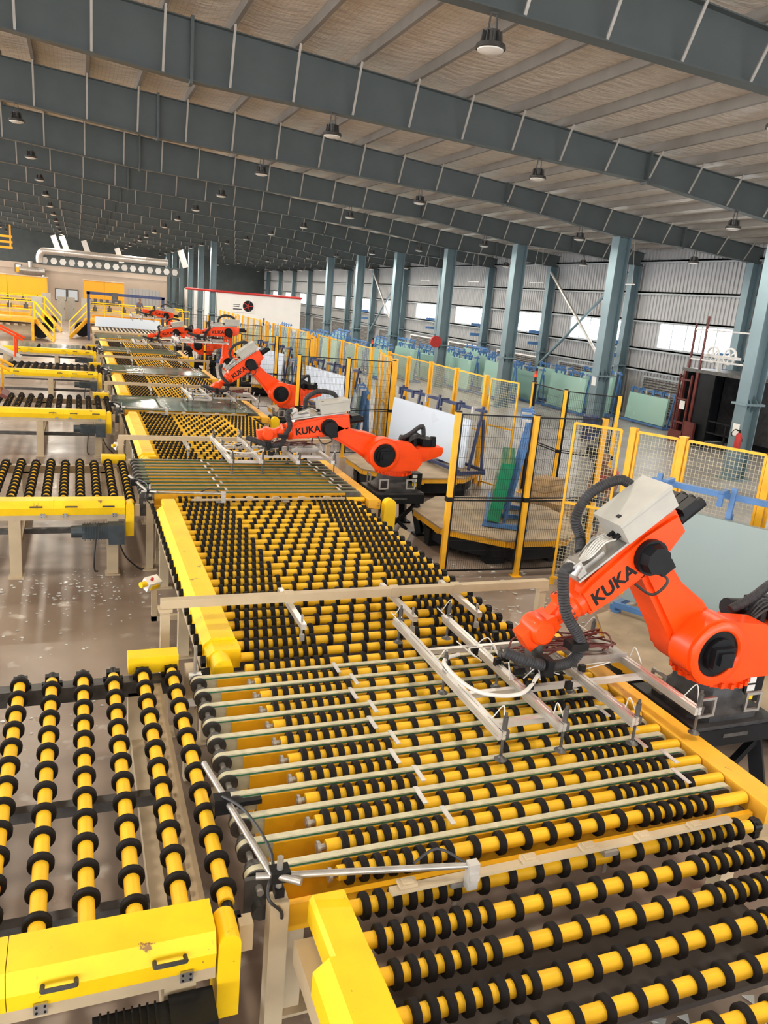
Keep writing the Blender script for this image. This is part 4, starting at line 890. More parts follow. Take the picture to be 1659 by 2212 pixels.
glass('thick stack of deep green glass on edge in the blue A-frame', 7.16, 12.0, 0.5, -0.52, 1.7, 1.15, 0.12, 0.22, 'deep_green_glass')
rack('navy rack carrying the wide pale blue glass behind the second robot', 7.98, 17.3, 0.5, 0.12, 3.9, 1.38, bl='navy_paint')
glass('wide pale blue glass sheet upright behind the second robot', 7.94, 17.3, 0.5, 0.12, 3.6, 1.22, 0.07, 0.06, 'sky_glass')
rack('navy rack carrying the pale glass behind the second divider fence', 7.75, 25.2, 0.5, 0.12, 3.9, 1.38, bl='navy_paint')
glass('pale blue glass sheet seen through the second divider fence', 7.71, 25.2, 0.5, 0.12, 3.6, 1.22, 0.07, 0.06, 'sky_glass')
rack('navy rack carrying the pale glass behind the third divider fence', 7.6, 33.3, 0.5, 0.12, 3.9, 1.38, bl='navy_paint')
glass('pale blue glass sheet seen through the third divider fence', 7.56, 33.3, 0.5, 0.12, 3.6, 1.22, 0.07, 0.06, 'sky_glass')
for k in range(4):   # stacks of brown boards / darker glass waiting beside the back fence
    rack('grey rack of dark sheets behind the slanted side fence, %s' % ORD[k], 7.55, 21.6 + 8.04 * k, 0.0, -0.266, 1.9, 1.55, group='racks of dark sheets')
    glass('dark sheets leaning behind the slanted side fence, %s' % ORD[k], 7.53, 21.6 + 8.04 * k, 0.0, -0.266, 1.8, 1.5, 0.08, 0.10, 'line_glass', 'dark sheets by the side fences')
# storage field of racks along the right wall
fi = 0
for j in range(10):
    yc = 27.2 + 3.45 * j; xf = 23.0 - (yc - 26.5) * 0.52
    x = xf; i = 0
    while x < 23.2 and i < 7:
        if x > 10.6 and not (abs(x - 17.74) < 0.75 and min(abs(yc - c) for c in CY) < 2.1):
            H = 1.35 if j == 0 else 1.55 + 0.15 * ((i + j) % 3)
            lab = '%s rack row from the camera, %s from the left' % (ORD[j], ORD[i])
            rack('blue storage rack, ' + lab, x, yc, 0, 0.0, 2.9, H, 0.06, group='blue glass storage racks', full=(j < 5))
            glass('pale green glass stack, ' + lab, x - 0.02, yc, 0, 0.0, 2.5 + 0.3 * ((i + j) % 2), H - 0.1, 0.06, 0.10 + 0.05 * (i % 3), 'green_glass', 'pale green glass stacks')
        x += 1.55; i += 1
# loose sheets lying on the line
for (lab, x0, x1, y0, y1) in (('dark green glass sheet on the third transfer table', 1.9, 4.12, 3.4 + 2 * TP, 5.75 + 2 * TP), ('small dark sheet left on the third transfer table', 0.95, 1.85, 3.5 + 2 * TP, 5.5 + 2 * TP), ('dark glass sheet on the fourth transfer table', 1.5, 4.12, 3.4 + 3 * TP, 5.75 + 3 * TP)):
    tag(MB().box(x0, x1, y0, y1, 1.107, 1.114).build('glass_sheet', 'line_glass', smooth=0), lab, 'glass')
for (lab, x0, x1) in (('dark glass sheet on the right half of the fifth infeed conveyor', -1.45, 0.1), ('dark glass sheet on the left half of the fifth infeed conveyor', -3.4, -1.6)):
    tag(MB().box(x0, x1, 3.5 + 4 * TP, 5.9 + 4 * TP, 1.062, 1.069).build('glass_sheet', 'line_glass', smooth=0), lab, 'glass')
# ------------------------------------------------------------------ goods lift with pulley wheels
t = thing('goods_lift', 'dark steel goods lift booth behind the right column, pulley wheels on its roof', 'lift', (21.7, 21.7, 0))
MB().box(-0.95, 1.35, -1.9, 1.75, 2.62, 2.74).build('roof_slab', 'steel_dark', t, smooth=0)
MB().box(1.2, 1.3, -1.8, 1.7, 0.05, 2.62).box(-0.8, 1.3, 1.55, 1.65, 0.05, 2.62).build('shell', 'black_steel', t, smooth=0)
for (x, y) in ((-0.85, 1.65), (-0.85, 1.0), (-0.85, -1.75)): MB().box(x - 0.06, x + 0.06, y - 0.06, y + 0.06, 0, 2.62).build('post', 'dark_red', t, smooth=0)
MB().box(-0.86, -0.80, 0.15, 0.95, 0.05, 2.6).build('door', 'black_steel', t, smooth=0)
MB().box(0.9, 0.95, -1.7, 1.5, 0.3, 2.5).build('back_panel', 'cast_grey', t, smooth=0)
MB().box(-0.88, -0.83, -1.7, 0.1, 1.0, 1.05).box(-0.88, -0.83, -1.7, 0.1, 0.6, 0.65).box(-0.88, -0.83, -0.8, -0.75, 0.1, 1.0).build('barrier', 'black_steel', t, smooth=0)
f = MB()
for z in (0.75, 1.6, 2.3): f.box(-1.0, -0.94, 1.15, 1.75, z - 0.03, z + 0.03)
for y in (1.15, 1.75): f.box(-1.0, -0.94, y - 0.03, y + 0.03, 0, 2.5)
f.build('side_frame', 'dark_red', t, smooth=0); MB().box(-1.05, -0.9, 1.1, 1.8, 0, 0.45).box(-1.05, -0.95, 0.55, 1.05, 0.1, 0.85).build('base_panel', 'dark_red', t, smooth=0)
MB().box(-1.06, -1.04, 1.2, 1.45, 1.25, 1.55).build('notice', 'white_print', t, smooth=0)
for (y, w0) in ((0.75, 0), (-0.05, 1)):
    wl = MB().lathe([(0.24, -0.03), (0.30, -0.03), (0.30, 0.03), (0.24, 0.03)], (-0.6, y, 3.3), (1, 0, 0), 24, close=True).cyl((-0.65, y, 3.3), (-0.55, y, 3.3), 0.06, 12)
    for q in range(5):
        a = 2 * math.pi * q / 5; wl.beam((-0.6, y, 3.3), (-0.6, y + 0.26 * math.cos(a), 3.3 + 0.26 * math.sin(a)), 0.05, 0.03, up=(1, 0, 0))
    wl.build('pulley_wheel', 'white_print', t)
MB().box(-0.68, -0.52, -0.5, 1.2, 3.2, 3.3).box(-0.68, -0.52, 0.3, 0.42, 2.74, 3.2).build('wheel_beam', 'galv', t, smooth=0)
for y in (1.55, 1.0): MB().cyl((-0.85, y, 2.74), (-0.85, y, 4.6 if y < 1.2 else 4.3), 0.045, 8).build('mast', 'dark_red', t)
MB().box(-0.88, -0.82, -1.8, 1.6, 3.05, 3.11).box(-0.88, -0.82, -1.8, 1.6, 4.1, 4.15).build('mast_rail', 'galv', t, smooth=0)
# fire extinguisher on the right column
t = thing('fire_extinguisher', 'red fire extinguisher standing at the right column', 'extinguisher', (17.36, 16.9, 0.9))
MB().lathe([(0, 0), (0.085, 0.0), (0.09, 0.02), (0.09, 0.40), (0.06, 0.47), (0.03, 0.50), (0, 0.50)], (0, 0, 0), (0, 0, 1), 16).build('bottle', 'red_paint', t)
MB().cyl((0, 0, 0.5), (0, 0, 0.56), 0.03, 8).box(-0.1, 0.02, -0.015, 0.015, 0.55, 0.58).tube([(0, 0, 0.54), (-0.16, 0, 0.60), (-0.26, 0.02, 0.5), (-0.22, 0.02, 0.40)], 0.012, 6, smooth=5).build('valve', 'black_plastic', t)
MB().box(0.06, 0.12, -0.05, 0.05, 0.25, 0.35).build('bracket', 'steel_dark', t, smooth=0)
for k, (i, z) in enumerate(((1, 1.45), (2, 2.0))):
    tag(MB().box(-0.275, -0.262, -0.12, 0.12, z - 0.17, z + 0.17).build('paper_notice', 'white_print', smooth=0), 'white paper notice on the %s inner column' % ORD[i], 'notice').location = (17.74, CY[i], 0)
t = thing('hose_reel', 'round red hose reel on an inner column far back', 'hose reel', (17.3, CY[4], 2.35))
MB().lathe([(0, -0.06), (0.30, -0.06), (0.30, 0.06), (0, 0.06)], (0, -0.25, 0), (0, 1, 0), 22).build('reel', 'red_paint', t); MB().box(0.0, 0.25, -0.27, -0.2, -0.04, 0.04).build('arm', 'steel_dark', t, smooth=0)
# fan, person, crates behind the fences
t = thing('pedestal_fan', 'large round caged fan on a stand behind the mesh', 'fan', (10.0, 13.35, 0), 0.7)
MB().cyl((0, 0, 0), (0, 0, 1.35), 0.03, 10).lathe([(0, 0), (0.3, 0), (0.3, 0.04), (0, 0.05)], (0, 0, 0), (0, 0, 1), 18).build('stand', 'black_steel', t)
MB().cyl((0, -0.05, 1.5), (0, 0.2, 1.5), 0.09, 12).cyl((0, 0.1, 1.3), (0, 0.1, 1.5), 0.03, 8).build('motor', 'black_steel', t)
cg = MB()
for rr in (0.12, 0.2, 0.28, 0.36, 0.44): cg.lathe([(rr - 0.004, -0.004), (rr + 0.004, -0.004), (rr + 0.004, 0.004), (rr - 0.004, 0.004)], (0, -0.16 + rr * 0.12, 1.5), (0, 1, 0), 28, close=True)
for q in range(28):
    a = 2 * math.pi * q / 28; cg.beam((0.05 * math.cos(a), -0.16, 1.5 + 0.05 * math.sin(a)), (0.44 * math.cos(a), -0.10, 1.5 + 0.44 * math.sin(a)), 0.005, 0.005).beam((0.44 * math.cos(a), -0.10, 1.5 + 0.44 * math.sin(a)), (0.1 * math.cos(a), 0.12, 1.5 + 0.1 * math.sin(a)), 0.005, 0.005)
cg.build('cage', 'steel_dark', t, smooth=0)
for q in range(3):
    a = 2 * math.pi * q / 3 + 0.4; MB().beam((0.04 * math.cos(a), -0.1, 1.5 + 0.04 * math.sin(a)), (0.38 * math.cos(a), -0.07, 1.5 + 0.38 * math.sin(a)), 0.17, 0.012, up=(0.3, 1, 0)).build('blade', 'galv', t, smooth=0)
def person(label, loc, rz, top_mat, s=1.0, bend=0.25):
    t = thing('person', label, 'person', loc, rz)
    def skin(verts, edges, radii, name, mat, root=0):
        me = bpy.data.meshes.new(name); me.from_pydata([Vector(v) * s for v in verts], edges, []); me.update()
        o = bpy.data.objects.new(name, me); COL.objects.link(o); o.parent = t; me.materials.append(MT[mat])
        m = o.modifiers.new('skin', 'SKIN'); m.use_smooth_shade = True
        for i, r in enumerate(radii):
            d = me.skin_vertices[0].data[i]; d.radius = (r * s, r * s * 0.86); d.use_root = i == root
        o.modifiers.new('sub', 'SUBSURF').levels = 2; o.modifiers['sub'].render_levels = 2
        return o
    b = bend
    V = [(0, 0, 0.92), (0, -0.02 - 0.2 * b, 1.12), (0, -0.05 - 0.5 * b, 1.32), (0, -0.08 - 0.7 * b, 1.44), (0, -0.10 - 0.85 * b, 1.52),
         (0.18, -0.05 - 0.6 * b, 1.38), (0.25, -0.10 - 0.7 * b, 1.12), (0.20, -0.30 - 0.8 * b, 0.98), (0.19, -0.38 - 0.8 * b, 0.97),
         (-0.18, -0.05 - 0.6 * b, 1.38), (-0.25, -0.10 - 0.7 * b, 1.12), (-0.20, -0.30 - 0.8 * b, 0.98), (-0.19, -0.38 - 0.8 * b, 0.97),
         (0.10, 0, 0.86), (0.11, -0.03, 0.48), (0.12, 0.02, 0.08), (0.12, -0.14, 0.03), (-0.10, 0, 0.86), (-0.11, -0.05, 0.48), (-0.12, 0.0, 0.08), (-0.12, -0.16, 0.03)]
    E = [(0, 1), (1, 2), (2, 3), (3, 4), (2, 5), (5, 6), (6, 7), (7, 8), (2, 9), (9, 10), (10, 11), (11, 12), (0, 13), (13, 14), (14, 15), (15, 16), (0, 17), (17, 18), (18, 19), (19, 20)]
    Rr = [0.15, 0.14, 0.15, 0.07, 0.055, 0.075, 0.052, 0.036, 0.03, 0.075, 0.052, 0.036, 0.03, 0.095, 0.068, 0.048, 0.04, 0.095, 0.068, 0.048, 0.04]
    body = skin(V, E, Rr, 'body', 'skin')
    # clothes as slightly larger skins over torso, sleeves and legs
    skin([V[i] for i in (0, 1, 2, 5, 9)] + [V[5] and (0.22, -0.08 - 0.65 * b, 1.22), (-0.22, -0.08 - 0.65 * b, 1.22)], [(0, 1), (1, 2), (2, 3), (2, 4), (3, 5), (4, 6)], [0.165, 0.155, 0.165, 0.088, 0.088, 0.075, 0.075], 'shirt', top_mat)
    skin([V[i] for i in (0, 13, 14, 15, 17, 18, 19)], [(0, 1), (1, 2), (2, 3), (0, 4), (4, 5), (5, 6)], [0.168, 0.105, 0.082, 0.07, 0.105, 0.082, 0.07], 'trousers', 'trousers')
    hx = Vector((0, -0.12 - 0.92 * b, 1.63)) * s
    hd = MB()
    for i in range(9):
        pass
    prof = [(0.0, -0.125), (0.045, -0.115), (0.065, -0.08), (0.075, -0.02), (0.080, 0.04), (0.068, 0.09), (0.04, 0.115), (0.0, 0.122)]
    hd.lathe([(r * s, h * s) for r, h in prof], hx, (0, 0, 1), 16); hd.lathe([(0, 0.03 * s), (0.012 * s, 0.015 * s), (0.016 * s, -0.02 * s), (0, -0.03 * s)], hx + Vector((0, -0.082, -0.01)) * s, (0, -0.2, 1), 8)
    for sx in (-1, 1): hd.lathe([(0, -0.012 * s), (0.02 * s, 0.0), (0.026 * s, 0.006 * s), (0, 0.01 * s)], hx + Vector((0.078 * sx, 0.01, -0.005)) * s, (sx, 0, 0), 8)
    h = hd.build('head', 'skin', t, smooth=60)
    MB().lathe([(0.084 * s, -0.01 * s), (0.088 * s, 0.04 * s), (0.075 * s, 0.095 * s), (0.045 * s, 0.122 * s), (0, 0.13 * s)], hx + Vector((0, 0.012, 0)) * s, (0, 0.15, 1), 16).build('hair', 'hair', h, smooth=60)
    MB().box(-0.05 * s, -0.025 * s, -0.004, 0.004, -0.004, 0.004).box(0.025 * s, 0.05 * s, -0.004, 0.004, -0.004, 0.004).build('eyes', 'hair', h, smooth=0, loc=hx + Vector((0, -0.078, 0.012)) * s)
    MB().box(-0.022 * s, 0.022 * s, -0.003, 0.003, -0.003, 0.003).build('mouth', 'dark_red', h, smooth=0, loc=hx + Vector((0, -0.074, -0.06)) * s)
    mb = MB()
    for sx in (0.19, -0.19):
        for q, (dx, L) in enumerate(((-0.024, 0.055), (-0.008, 0.065), (0.008, 0.06), (0.024, 0.048))):
            p = Vector((sx + dx, -0.40 - 0.8 * b, 0.965)); mb.tube([p * s, (p + Vector((0, -L * 0.6, -0.01))) * s, (p + Vector((0, -L * 0.9, -0.035))) * s], [0.0085 * s, 0.008 * s, 0.006 * s], 6)
        p = Vector((sx + (-0.03 if sx > 0 else 0.03), -0.36 - 0.8 * b, 0.97)); mb.tube([p * s, (p + Vector((-0.02 if sx > 0 else 0.02, -0.03, 0))) * s, (p + Vector((-0.022 if sx > 0 else 0.022, -0.055, -0.01))) * s], [0.01 * s, 0.009 * s, 0.006 * s], 6)
    mb.build('fingers', 'skin', body, smooth=60)
    return t
person('person in a reddish checked shirt bending over crates behind the mesh gate', (9.50, 12.15, 0), -1.0, 'shirt_red', 0.99, 0.35)
def crate(label, x, y, w, d, h, z=0.0):
    t = thing('wooden_crate', label, 'crate', (x, y, z), 0.4, group='wooden crates by the fence')
    n = max(2, int(h / 0.13))
    for i in range(n):
        z0 = h * i / n + 0.01; z1 = h * (i + 1) / n - 0.012
        MB().box(-w / 2, w / 2, -d / 2, -d / 2 + 0.02, z0, z1).build('plank', 'wood', t, smooth=0); MB().box(-w / 2, -w / 2 + 0.02, -d / 2 + 0.02, d / 2, z0, z1).build('plank', 'wood', t, smooth=0)
    MB().box(-w / 2 + 0.02, w / 2, -d / 2 + 0.02, d / 2, 0, h - 0.03).build('core', 'wood', t, smooth=0)
crate('low wooden crate in front of the person behind the fence', 9.0, 13.0, 0.7, 0.55, 0.55); crate('wooden crate beside the caged fan', 9.25, 13.95, 0.7, 0.5, 0.8)
crate('flat wooden pallet box in front of the mesh gate rack', 8.85, 10.85, 0.8, 0.7, 0.35)
tag(MB().lathe([(0, 0), (0.26, 0), (0.29, 0.02), (0.29, 0.83), (0.26, 0.86), (0, 0.86)], (16.9, 23.2, 0), (0, 0, 1), 20).lathe([(0.29, 0.28), (0.305, 0.30), (0.29, 0.32)], (16.9, 23.2, 0), (0, 0, 1), 20).lathe([(0.29, 0.56), (0.305, 0.58), (0.29, 0.60)], (16.9, 23.2, 0), (0, 0, 1), 20).build('drum', 'navy_paint'), 'dark blue drum beside the second inner column', 'drum')
# broken glass on the floor
mb = MB(); rnd = random.Random(3)
for q in range(260):
    if q < 150: x, y = rnd.gauss(-0.15, 0.45), rnd.gauss(10.7, 0.42)
    else: x, y = rnd.uniform(-1.6, 0.8), rnd.uniform(6.6, 11.3)
    r = rnd.uniform(0.006, 0.030) * (1.6 if q % 17 == 0 else 1); a = rnd.uniform(0, 6.28); n = rnd.choice((3, 4)); z = 0.004
    pts = [(x + r * rnd.uniform(0.5, 1.2) * math.cos(a + 6.28 * i / n), y + r * rnd.uniform(0.5, 1.2) * math.sin(a + 6.28 * i / n)) for i in range(n)]
    tl = (rnd.uniform(-0.1, 0.1), rnd.uniform(-0.1, 0.1))
    vs = [(px, py, z + abs((px - x) * tl[0] + (py - y) * tl[1])) for px, py in pts]; vs += [(a_, b_, c_ + 0.003) for a_, b_, c_ in vs]
    mb.add(vs, [tuple(range(n - 1, -1, -1)), tuple(range(n, 2 * n))] + [(i, (i + 1) % n, (i + 1) % n + n, i + n) for i in range(n)])
o = tag(mb.build('broken_glass', 'shard_glass', smooth=0), 'scattered broken glass shards on the floor between the infeed conveyors', 'glass'); o['kind'] = 'stuff'
mb = MB()
for q in range(380):
    x, y = rnd.uniform(1.4, 4.2), rnd.uniform(1.2, 3.2)
    if q > 250: x, y = rnd.uniform(4.7, 6.8), rnd.uniform(8.0, 11.2)
    r = rnd.uniform(0.01, 0.05); a = rnd.uniform(0, 6.28); n = 3
    vs = [(x + r * math.cos(a + 2.1 * i), y + r * math.sin(a + 2.1 * i), 0.003 + 0.01 * rnd.random()) for i in range(3)]; vs += [(p[0], p[1], p[2] + 0.003) for p in vs]
    mb.add(vs, [(2, 1, 0), (3, 4, 5)] + [(i, (i + 1) % 3, (i + 1) % 3 + 3, i + 3) for i in range(3)])
o = tag(mb.build('broken_glass', 'shard_glass', smooth=0), 'broken glass pieces on the floor under the main line', 'glass'); o['kind'] = 'stuff'
# ------------------------------------------------------------------ far end of the hall
bb = thing('beige_building', 'long low beige building across the far end of the hall', 'building', (0, 80.6, 0))
MB().box(-16, 8.0, 0, 14, 0, 4.75).build('wall', 'beige_wall', bb, smooth=0)
MB().box(-16, 8.0, -0.03, 0, 4.2, 4.23).build('wall_joint', 'purlin_grey', bb, smooth=0)
for (x0, x1, z0, z1, m, nm) in ((4.5, 7.3, 0, 3.3, 'wall_sheet', 'shutter_door'), (-1.9, -0.9, 1.7, 2.75, 'steel_dark', 'window'), (-0.85, 0.1, 1.7, 2.75, 'steel_dark', 'window'), (-5.2, -4.6, 3.9, 4.6, 'steel_dark', 'window')):
    p = MB().box(x0, x1, -0.06, 0, z0, z1).build(nm, m, bb, smooth=0)
    if nm == 'window': MB().box(x0 + 0.08, x1 - 0.08, -0.08, -0.06, z0 + 0.08, z1 - 0.08).build('pane', 'sky_glass', p, smooth=0)
    else:
        for q in range(9): MB().box(x0 + 0.05 + 0.31 * q, x0 + 0.30 + 0.31 * q, -0.09, -0.06, 0.05, z1 - 0.05).build('slat', 'wall_sheet', p, smooth=0)
t = thing('castellated_beam', 'dark roof beam with a row of light hexagonal openings above the beige building', 'beam', (0, 80.2, 0))
MB().box(-3.2, 9.2, 0.02, 0.05, 4.75, 5.45).build('web', 'beam_steel', t, smooth=0)
MB().box(-3.2, 9.2, -0.1, 0.12, 4.70, 4.76).box(-3.2, 9.2, -0.1, 0.12, 5.42, 5.48).build('flange', 'beam_steel', t, smooth=0)
for q in range(16):
    x = -2.7 + 0.76 * q; MB().prism([(x - 0.29, 5.1), (x - 0.16, 4.83), (x + 0.16, 4.83), (x + 0.29, 5.1), (x + 0.16, 5.37), (x - 0.16, 5.37)], XZ, -0.02, 0.02).build('opening', 'white_print' if q % 3 else 'galv', t, smooth=0)
t = thing('air_duct', 'thick silver air duct running above the beige building', 'duct', (0, 79.6, 0))
MB().tube([(-3.1, 0.2, 4.9), (-3.1, 0.1, 5.4), (-2.9, 0, 5.78), (-2.3, 0, 5.9), (2, 0, 5.9), (8.0, 0, 5.9)], 0.30, 14, smooth=4).build('pipe', 'aluminium', t)
for x in (-1.0, 2.5, 6.0): MB().lathe([(0.30, -0.05), (0.34, -0.05), (0.34, 0.05), (0.30, 0.05)], (x, 0, 5.9), (1, 0, 0), 14, close=True).build('band', 'galv', t)
t = thing('exhaust_tank', 'grey horizontal exhaust drum above the left orange enclosure', 'tank', (-3.6, 80.27, 0))
MB().cyl((-1.2, 0, 4.1), (0.9, 0, 4.1), 0.33, 16).build('drum', 'steel', t); MB().cyl((-0.3, 0, 4.3), (-0.3, 0, 4.9), 0.18, 12).cyl((0.8, 0, 2.0), (0.8, 0, 4.1), 0.16, 12).build('stack', 'steel', t)
MB().box(-1.5, -1.2, -0.25, 0.25, 3.9, 4.3).build('fan_box', 'amber_paint', t, smooth=0)
def enclosure(label, x0, x1, y, z0, z1, m='orange_panel'):
    t = thing('orange_enclosure', label, 'machine housing', (0, y, 0), group='orange machine housings'); xm = (x0 + x1) / 2
    for a, b in ((x0, xm), (xm, x1)): MB().box(a + 0.012, b - 0.012, 0, 2.6, z0, z1).build('panel', m, t, smooth=0)
    MB().box(x0 - 0.06, x1 + 0.06, -0.06, 2.66, z1, z1 + 0.07).build('roof_edge', 'beige_paint', t, smooth=0)
    for x in (x0 + 0.1, x1 - 0.1): MB().box(x - 0.1, x + 0.1, 0.05, 0.25, 0, z0).build('leg', 'amber_paint', t, smooth=0)
    MB().box(x0 + 0.2, x1 - 0.2, 0.2, 2.4, 0.8, z0 - 0.25).build('machine_body', 'beige_paint', t, smooth=0)
    for q in range(6):
        x = x0 + 0.4 + (x1 - x0 - 0.8) * q / 5; MB().box(x - 0.12, x + 0.12, -0.2, 0.1, z0 - 0.35, z0 + 0.05).cyl((x, -0.1, z0 - 0.6), (x, -0.1, z0 - 0.3), 0.06, 8).build('cutting_head', 'steel_dark', t, smooth=0)
enclosure('large orange machine housing on the far left', -8.2, -2.3, 72.0, 1.95, 3.62); enclosure('darker orange machine housing behind the blue frame', 0.5, 3.6, 70.0, 2.3, 3.72, 'orange_panel_dark')
def rail(mb, a, b, h, z, n):
    a = Vector(a); b = Vector(b)
    for zz in (h, h * 0.55): mb.tube([(a.x, a.y, z + zz), (b.x, b.y, z + zz)], 0.03, 6)
    for i in range(n + 1):
        p = a.lerp(b, i / n); mb.tube([(p.x, p.y, z), (p.x, p.y, z + h)], 0.03, 6)
def platform(label, x0, x1, y0, y1, z, stair_x, stair_dir):
    t = thing('machine_platform', label, 'platform', (0, 0, 0), group='railed machine platforms')
    MB().box(x0, x1, y0, y1, z - 0.16, z).build('deck', 'amber_paint', t, smooth=0)
    n = int((x1 - x0) / 1.1)
    for k, yy in enumerate((y0, y1)):
        m = MB(); rail(m, (x0, yy, 0), (x1, yy, 0), 1.05, z, n); m.build('railing', 'yellow_paint', t)
    for x in (x0 + 0.1, (x0 + x1) / 2, x1 - 0.1):
        for yy in (y0 + 0.1, y1 - 0.1): MB().box(x - 0.08, x + 0.08, yy - 0.08, yy + 0.08, 0, z - 0.16).build('leg', 'amber_paint', t, smooth=0)
    # machine on and below the platform
    MB().box(x0 + 0.3, x1 - 0.3, y0 + 1.0, y0 + 1.25, z + 0.35, z + 0.6).box(x0 + 0.3, x1 - 0.3, y0 + 2.4, y0 + 2.65, z + 0.7, z + 0.95).build('machine_beam', 'beige_paint', t, smooth=0)
    MB().box(x0 + 0.3, x1 - 0.3, y0 + 1.8, y0 + 2.0, z + 0.1, z + 0.3).build('machine_beam', 'amber_paint', t, smooth=0)
    for q in range(7):
        x = x0 + 0.5 + (x1 - x0 - 1.0) * q / 6; MB().box(x - 0.13, x + 0.13, y0 + 0.9, y0 + 1.3, z + 0.6, z + 0.85).box(x - 0.05, x + 0.05, y0 + 0.95, y0 + 1.2, z + 0.85, z + 1.1).build('head_unit', 'steel_dark', t, smooth=0)
    MB().box(x0 + 0.2, x1 - 0.2, y0 + 0.6, y0 + 1.8, 0.35, 0.95).build('machine_base', 'beige_paint', t, smooth=0)
    for q in range(14): MB().box(x0 + 0.3 + (x1 - x0 - 0.6) * q / 14, x0 + 0.3 + (x1 - x0 - 0.6) * (q + 0.55) / 14, y0 + 0.2, y0 + 0.6, 0.85, 0.95).build('slat', 'beige_paint', t, smooth=0)
    s = MB(); a = Vector((stair_x, y0 + 0.3, z)); b = Vector((stair_x + 1.1 * stair_dir, y0 - 0.4, 0.05))
    for dy in (0.0, 0.8): s.beam(a + Vector((0, dy, 0)), b + Vector((0, dy, 0)), 0.05, 0.22)
    s.build('stair_stringer', 'amber_paint', t, smooth=0)
    for q in range(6):
        p = a.lerp(b, (q + 0.5) / 6); MB().box(p.x - 0.1, p.x + 0.1, p.y, p.y + 0.8, p.z, p.z + 0.03).build('step', 'steel_dark', t, smooth=0)
    for dy in (0.0, 0.8):
        m = MB(); m.tube([a + Vector((0, dy, 1.05)), b + Vector((0, dy, 1.05)), b + Vector((0, dy, 0))], 0.03, 6).tube([a + Vector((0, dy, 0.55)), b + Vector((0, dy, 0.55))], 0.03, 6).tube([a + Vector((0, dy, 0)), a + Vector((0, dy, 1.05))], 0.03, 6); m.build('stair_railing', 'yellow_paint', t)
    d = MB().cyl((stair_x + 0.3 * stair_dir, y0 + 1.3, 0.55), (stair_x + 0.3 * stair_dir, y0 + 2.2, 0.55), 0.5, 16).build('blower', 'black_steel', t)
    MB().box(stair_x + 0.05 * stair_dir - 0.3, stair_x + 0.05 * stair_dir + 0.3, y0 + 2.6, y0 + 2.75, z + 0.0, z + 1.3).build('switch_panel', 'box_grey', t, smooth=0)
platform('yellow-railed machine platform behind the blue frame', 0.6, 7.2, 57.0, 61.0, 1.25, 0.6, -1)
platform('yellow-railed machine platform on the far left with stairs', -9.0, -2.45, 53.2, 57.5, 1.25, -2.45, 1)
platform('second yellow-railed platform farther left, before the orange housing', -9.0, -2.2, 63.0, 66.0, 1.3, -2.2, 1)
t = thing('blue_frame', 'navy blue square gantry frame across the end of the line', 'gantry', (0, 56.2, 0))
for x in (0.67, 5.35): MB().box(x - 0.09, x + 0.09, -0.09, 0.09, 0, 3.1).build('post', 'navy_paint', t, smooth=0)
MB().box(0.55, 5.47, -0.09, 0.09, 2.95, 3.13).build('beam', 'navy_paint', t, smooth=0); MB().box(2.1, 2.5, -0.12, -0.09, 2.6, 3.15).build('sensor_plate', 'steel_dark', t, smooth=0)
t = thing('end_table', 'beige glass table at the far end of the line under a clear cover', 'table', (0, 50.0, 0))
MB().box(0.8, 4.9, 0, 3.6, 0.95, 1.05).build('top', 'beige_paint', t, smooth=0)
for q in range(16): MB().box(1.2 + 0.22 * q, 1.3 + 0.22 * q, 0.1, 3.5, 1.05, 1.085).build('slat', 'rubber', t, smooth=0)
for x in (0.9, 4.8):
    for y in (0.1, 3.5): MB().box(x - 0.06, x + 0.06, y - 0.06, y + 0.06, 0, 0.95).build('leg', 'beige_paint', t, smooth=0)
MB().box(1.0, 4.9, 3.4, 3.44, 1.1, 1.7).build('cover', 'sky_glass', t, smooth=0)
for k, (x, y) in enumerate(((-1.35, 77.5), (-0.55, 77.9))):
    t = thing('electrical_cabinet', 'tall grey electrical cabinet before the beige wall, %s' % ('left one' if k == 0 else 'right one'), 'cabinet', (x, y, 0), group='grey cabinets before the beige wall')
    MB().box(-0.35, 0.35, 0, 0.5, 0.1, 2.1).box(-0.33, 0.33, 0.02, 0.48, 0, 0.1).build('body', 'box_grey', t, smooth=0)
    d = MB().box(-0.33, 0.33, -0.02, 0, 0.14, 2.06).build('door', 'box_grey', t, smooth=0); MB().box(0.24, 0.27, -0.04, -0.02, 1.0, 1.2).build('handle', 'black_plastic', d, smooth=0)
person('distant person in dark blue standing on the platform behind the blue frame', (3.95, 58.4, 1.25), 0.4, 'shirt_blue', 0.95, 0.1)
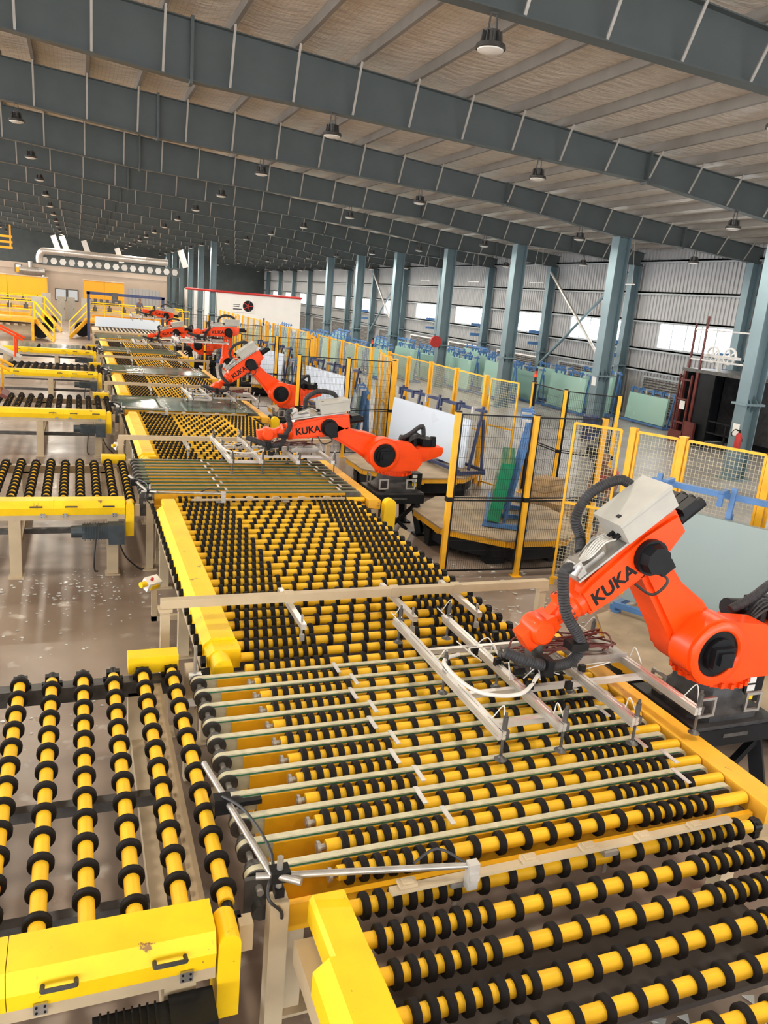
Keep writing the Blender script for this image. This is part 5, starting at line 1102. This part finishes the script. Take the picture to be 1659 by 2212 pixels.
# slanted orange stair rails and grey chutes at the left frame edge
for k, (x, y, lab) in enumerate(((-2.55, 29.5, 'grey sloping chute with orange rails at the left edge beside the fourth infeed conveyor'), (-2.3, 20.4, 'dark red sloping chute at the left edge by the third infeed conveyor'))):
    t = thing('side_chute', lab, 'chute', (x, y, 0))
    m = 'box_grey' if k == 0 else 'dark_red'
    MB().beam((-1.6, 0, 2.3), (0.75, 0, 1.22), 0.9, 0.08).build('slide', m, t, smooth=0)
    for s in (-0.5, 0.5): MB().tube([(-1.6, s, 3.05), (0.85, s, 1.85)], 0.035, 8).tube([(-1.0, s, 2.0), (-1.0, s, 2.75)], 0.03, 8).tube([(0.6, s, 1.3), (0.6, s, 1.97)], 0.03, 8).build('hand_rail', 'orange_paint' if k == 0 else 'amber_paint', t)
    for s in (-0.4, 0.4): MB().box(-1.3, -1.15, s - 0.06, s + 0.06, 0, 2.05).build('leg', 'beige_paint', t, smooth=0)
# hanging pieces under the far roof
for k, (x, y, z) in enumerate(((-1.9, 84.6, 6.9), (-1.1, 84.8, 6.9), (0.9, 85.0, 6.7), (4.0, 85.4, 6.3), (8.6, 70.0, 6.2))):
    y = 87.07 if k < 4 else 73.09
    t = thing('tube_light', 'pale tilted tube light hanging under the far roof, %s from the left' % ORD[k], 'light', (x, y, z), group='tilted tube lights under the far roof')
    MB().beam((-0.25, 0, 0.7), (0.25, 0, -0.7), 0.5, 0.04, up=(0, 1, 0)).build('plate', 'white_print', t, smooth=0); MB().cyl((-0.1, 0, 0.3), (-0.1, 0, bot_z(x) - z), 0.015, 6).build('hanger', 'steel_dark', t)
# suspended light troughs over the storage area
for k, y in enumerate((27.5, 34.3, 41.0, 47.8)):
    t = thing('hanging_trough', 'thin white strip lamp hung on wires over the racks, %s' % ORD[k], 'strip lamp', (PX[41], y, 5.6), group='strip lamps hung over the racks')
    MB().box(-0.04, 0.04, -0.6, 0.6, 0, 0.04).build('strip', 'white_print', t, smooth=0)
    for s in (-1, 1): MB().cyl((0, 0.5 * s, 0.04), (0, 0.15 * s, roof_z(PX[41]) - 5.58), 0.012, 6).build('wire', 'steel', t)

t = thing('overhead_crane', 'orange overhead crane frame high up at the far left', 'crane', (-8.6, 94.06, 6.1))
for z in (0.0, 0.55, 1.1): MB().box(-2.2, 2.4, -0.12, 0.12, z, z + 0.22).build('girder', 'orange_panel', t, smooth=0)
for x in (-2.0, -0.6, 0.8, 2.2): MB().box(x - 0.08, x + 0.08, -0.1, 0.1, 0.2, bot_z(-8.6 + x) - 6.1).build('hanger_post', 'amber_paint', t, smooth=0)
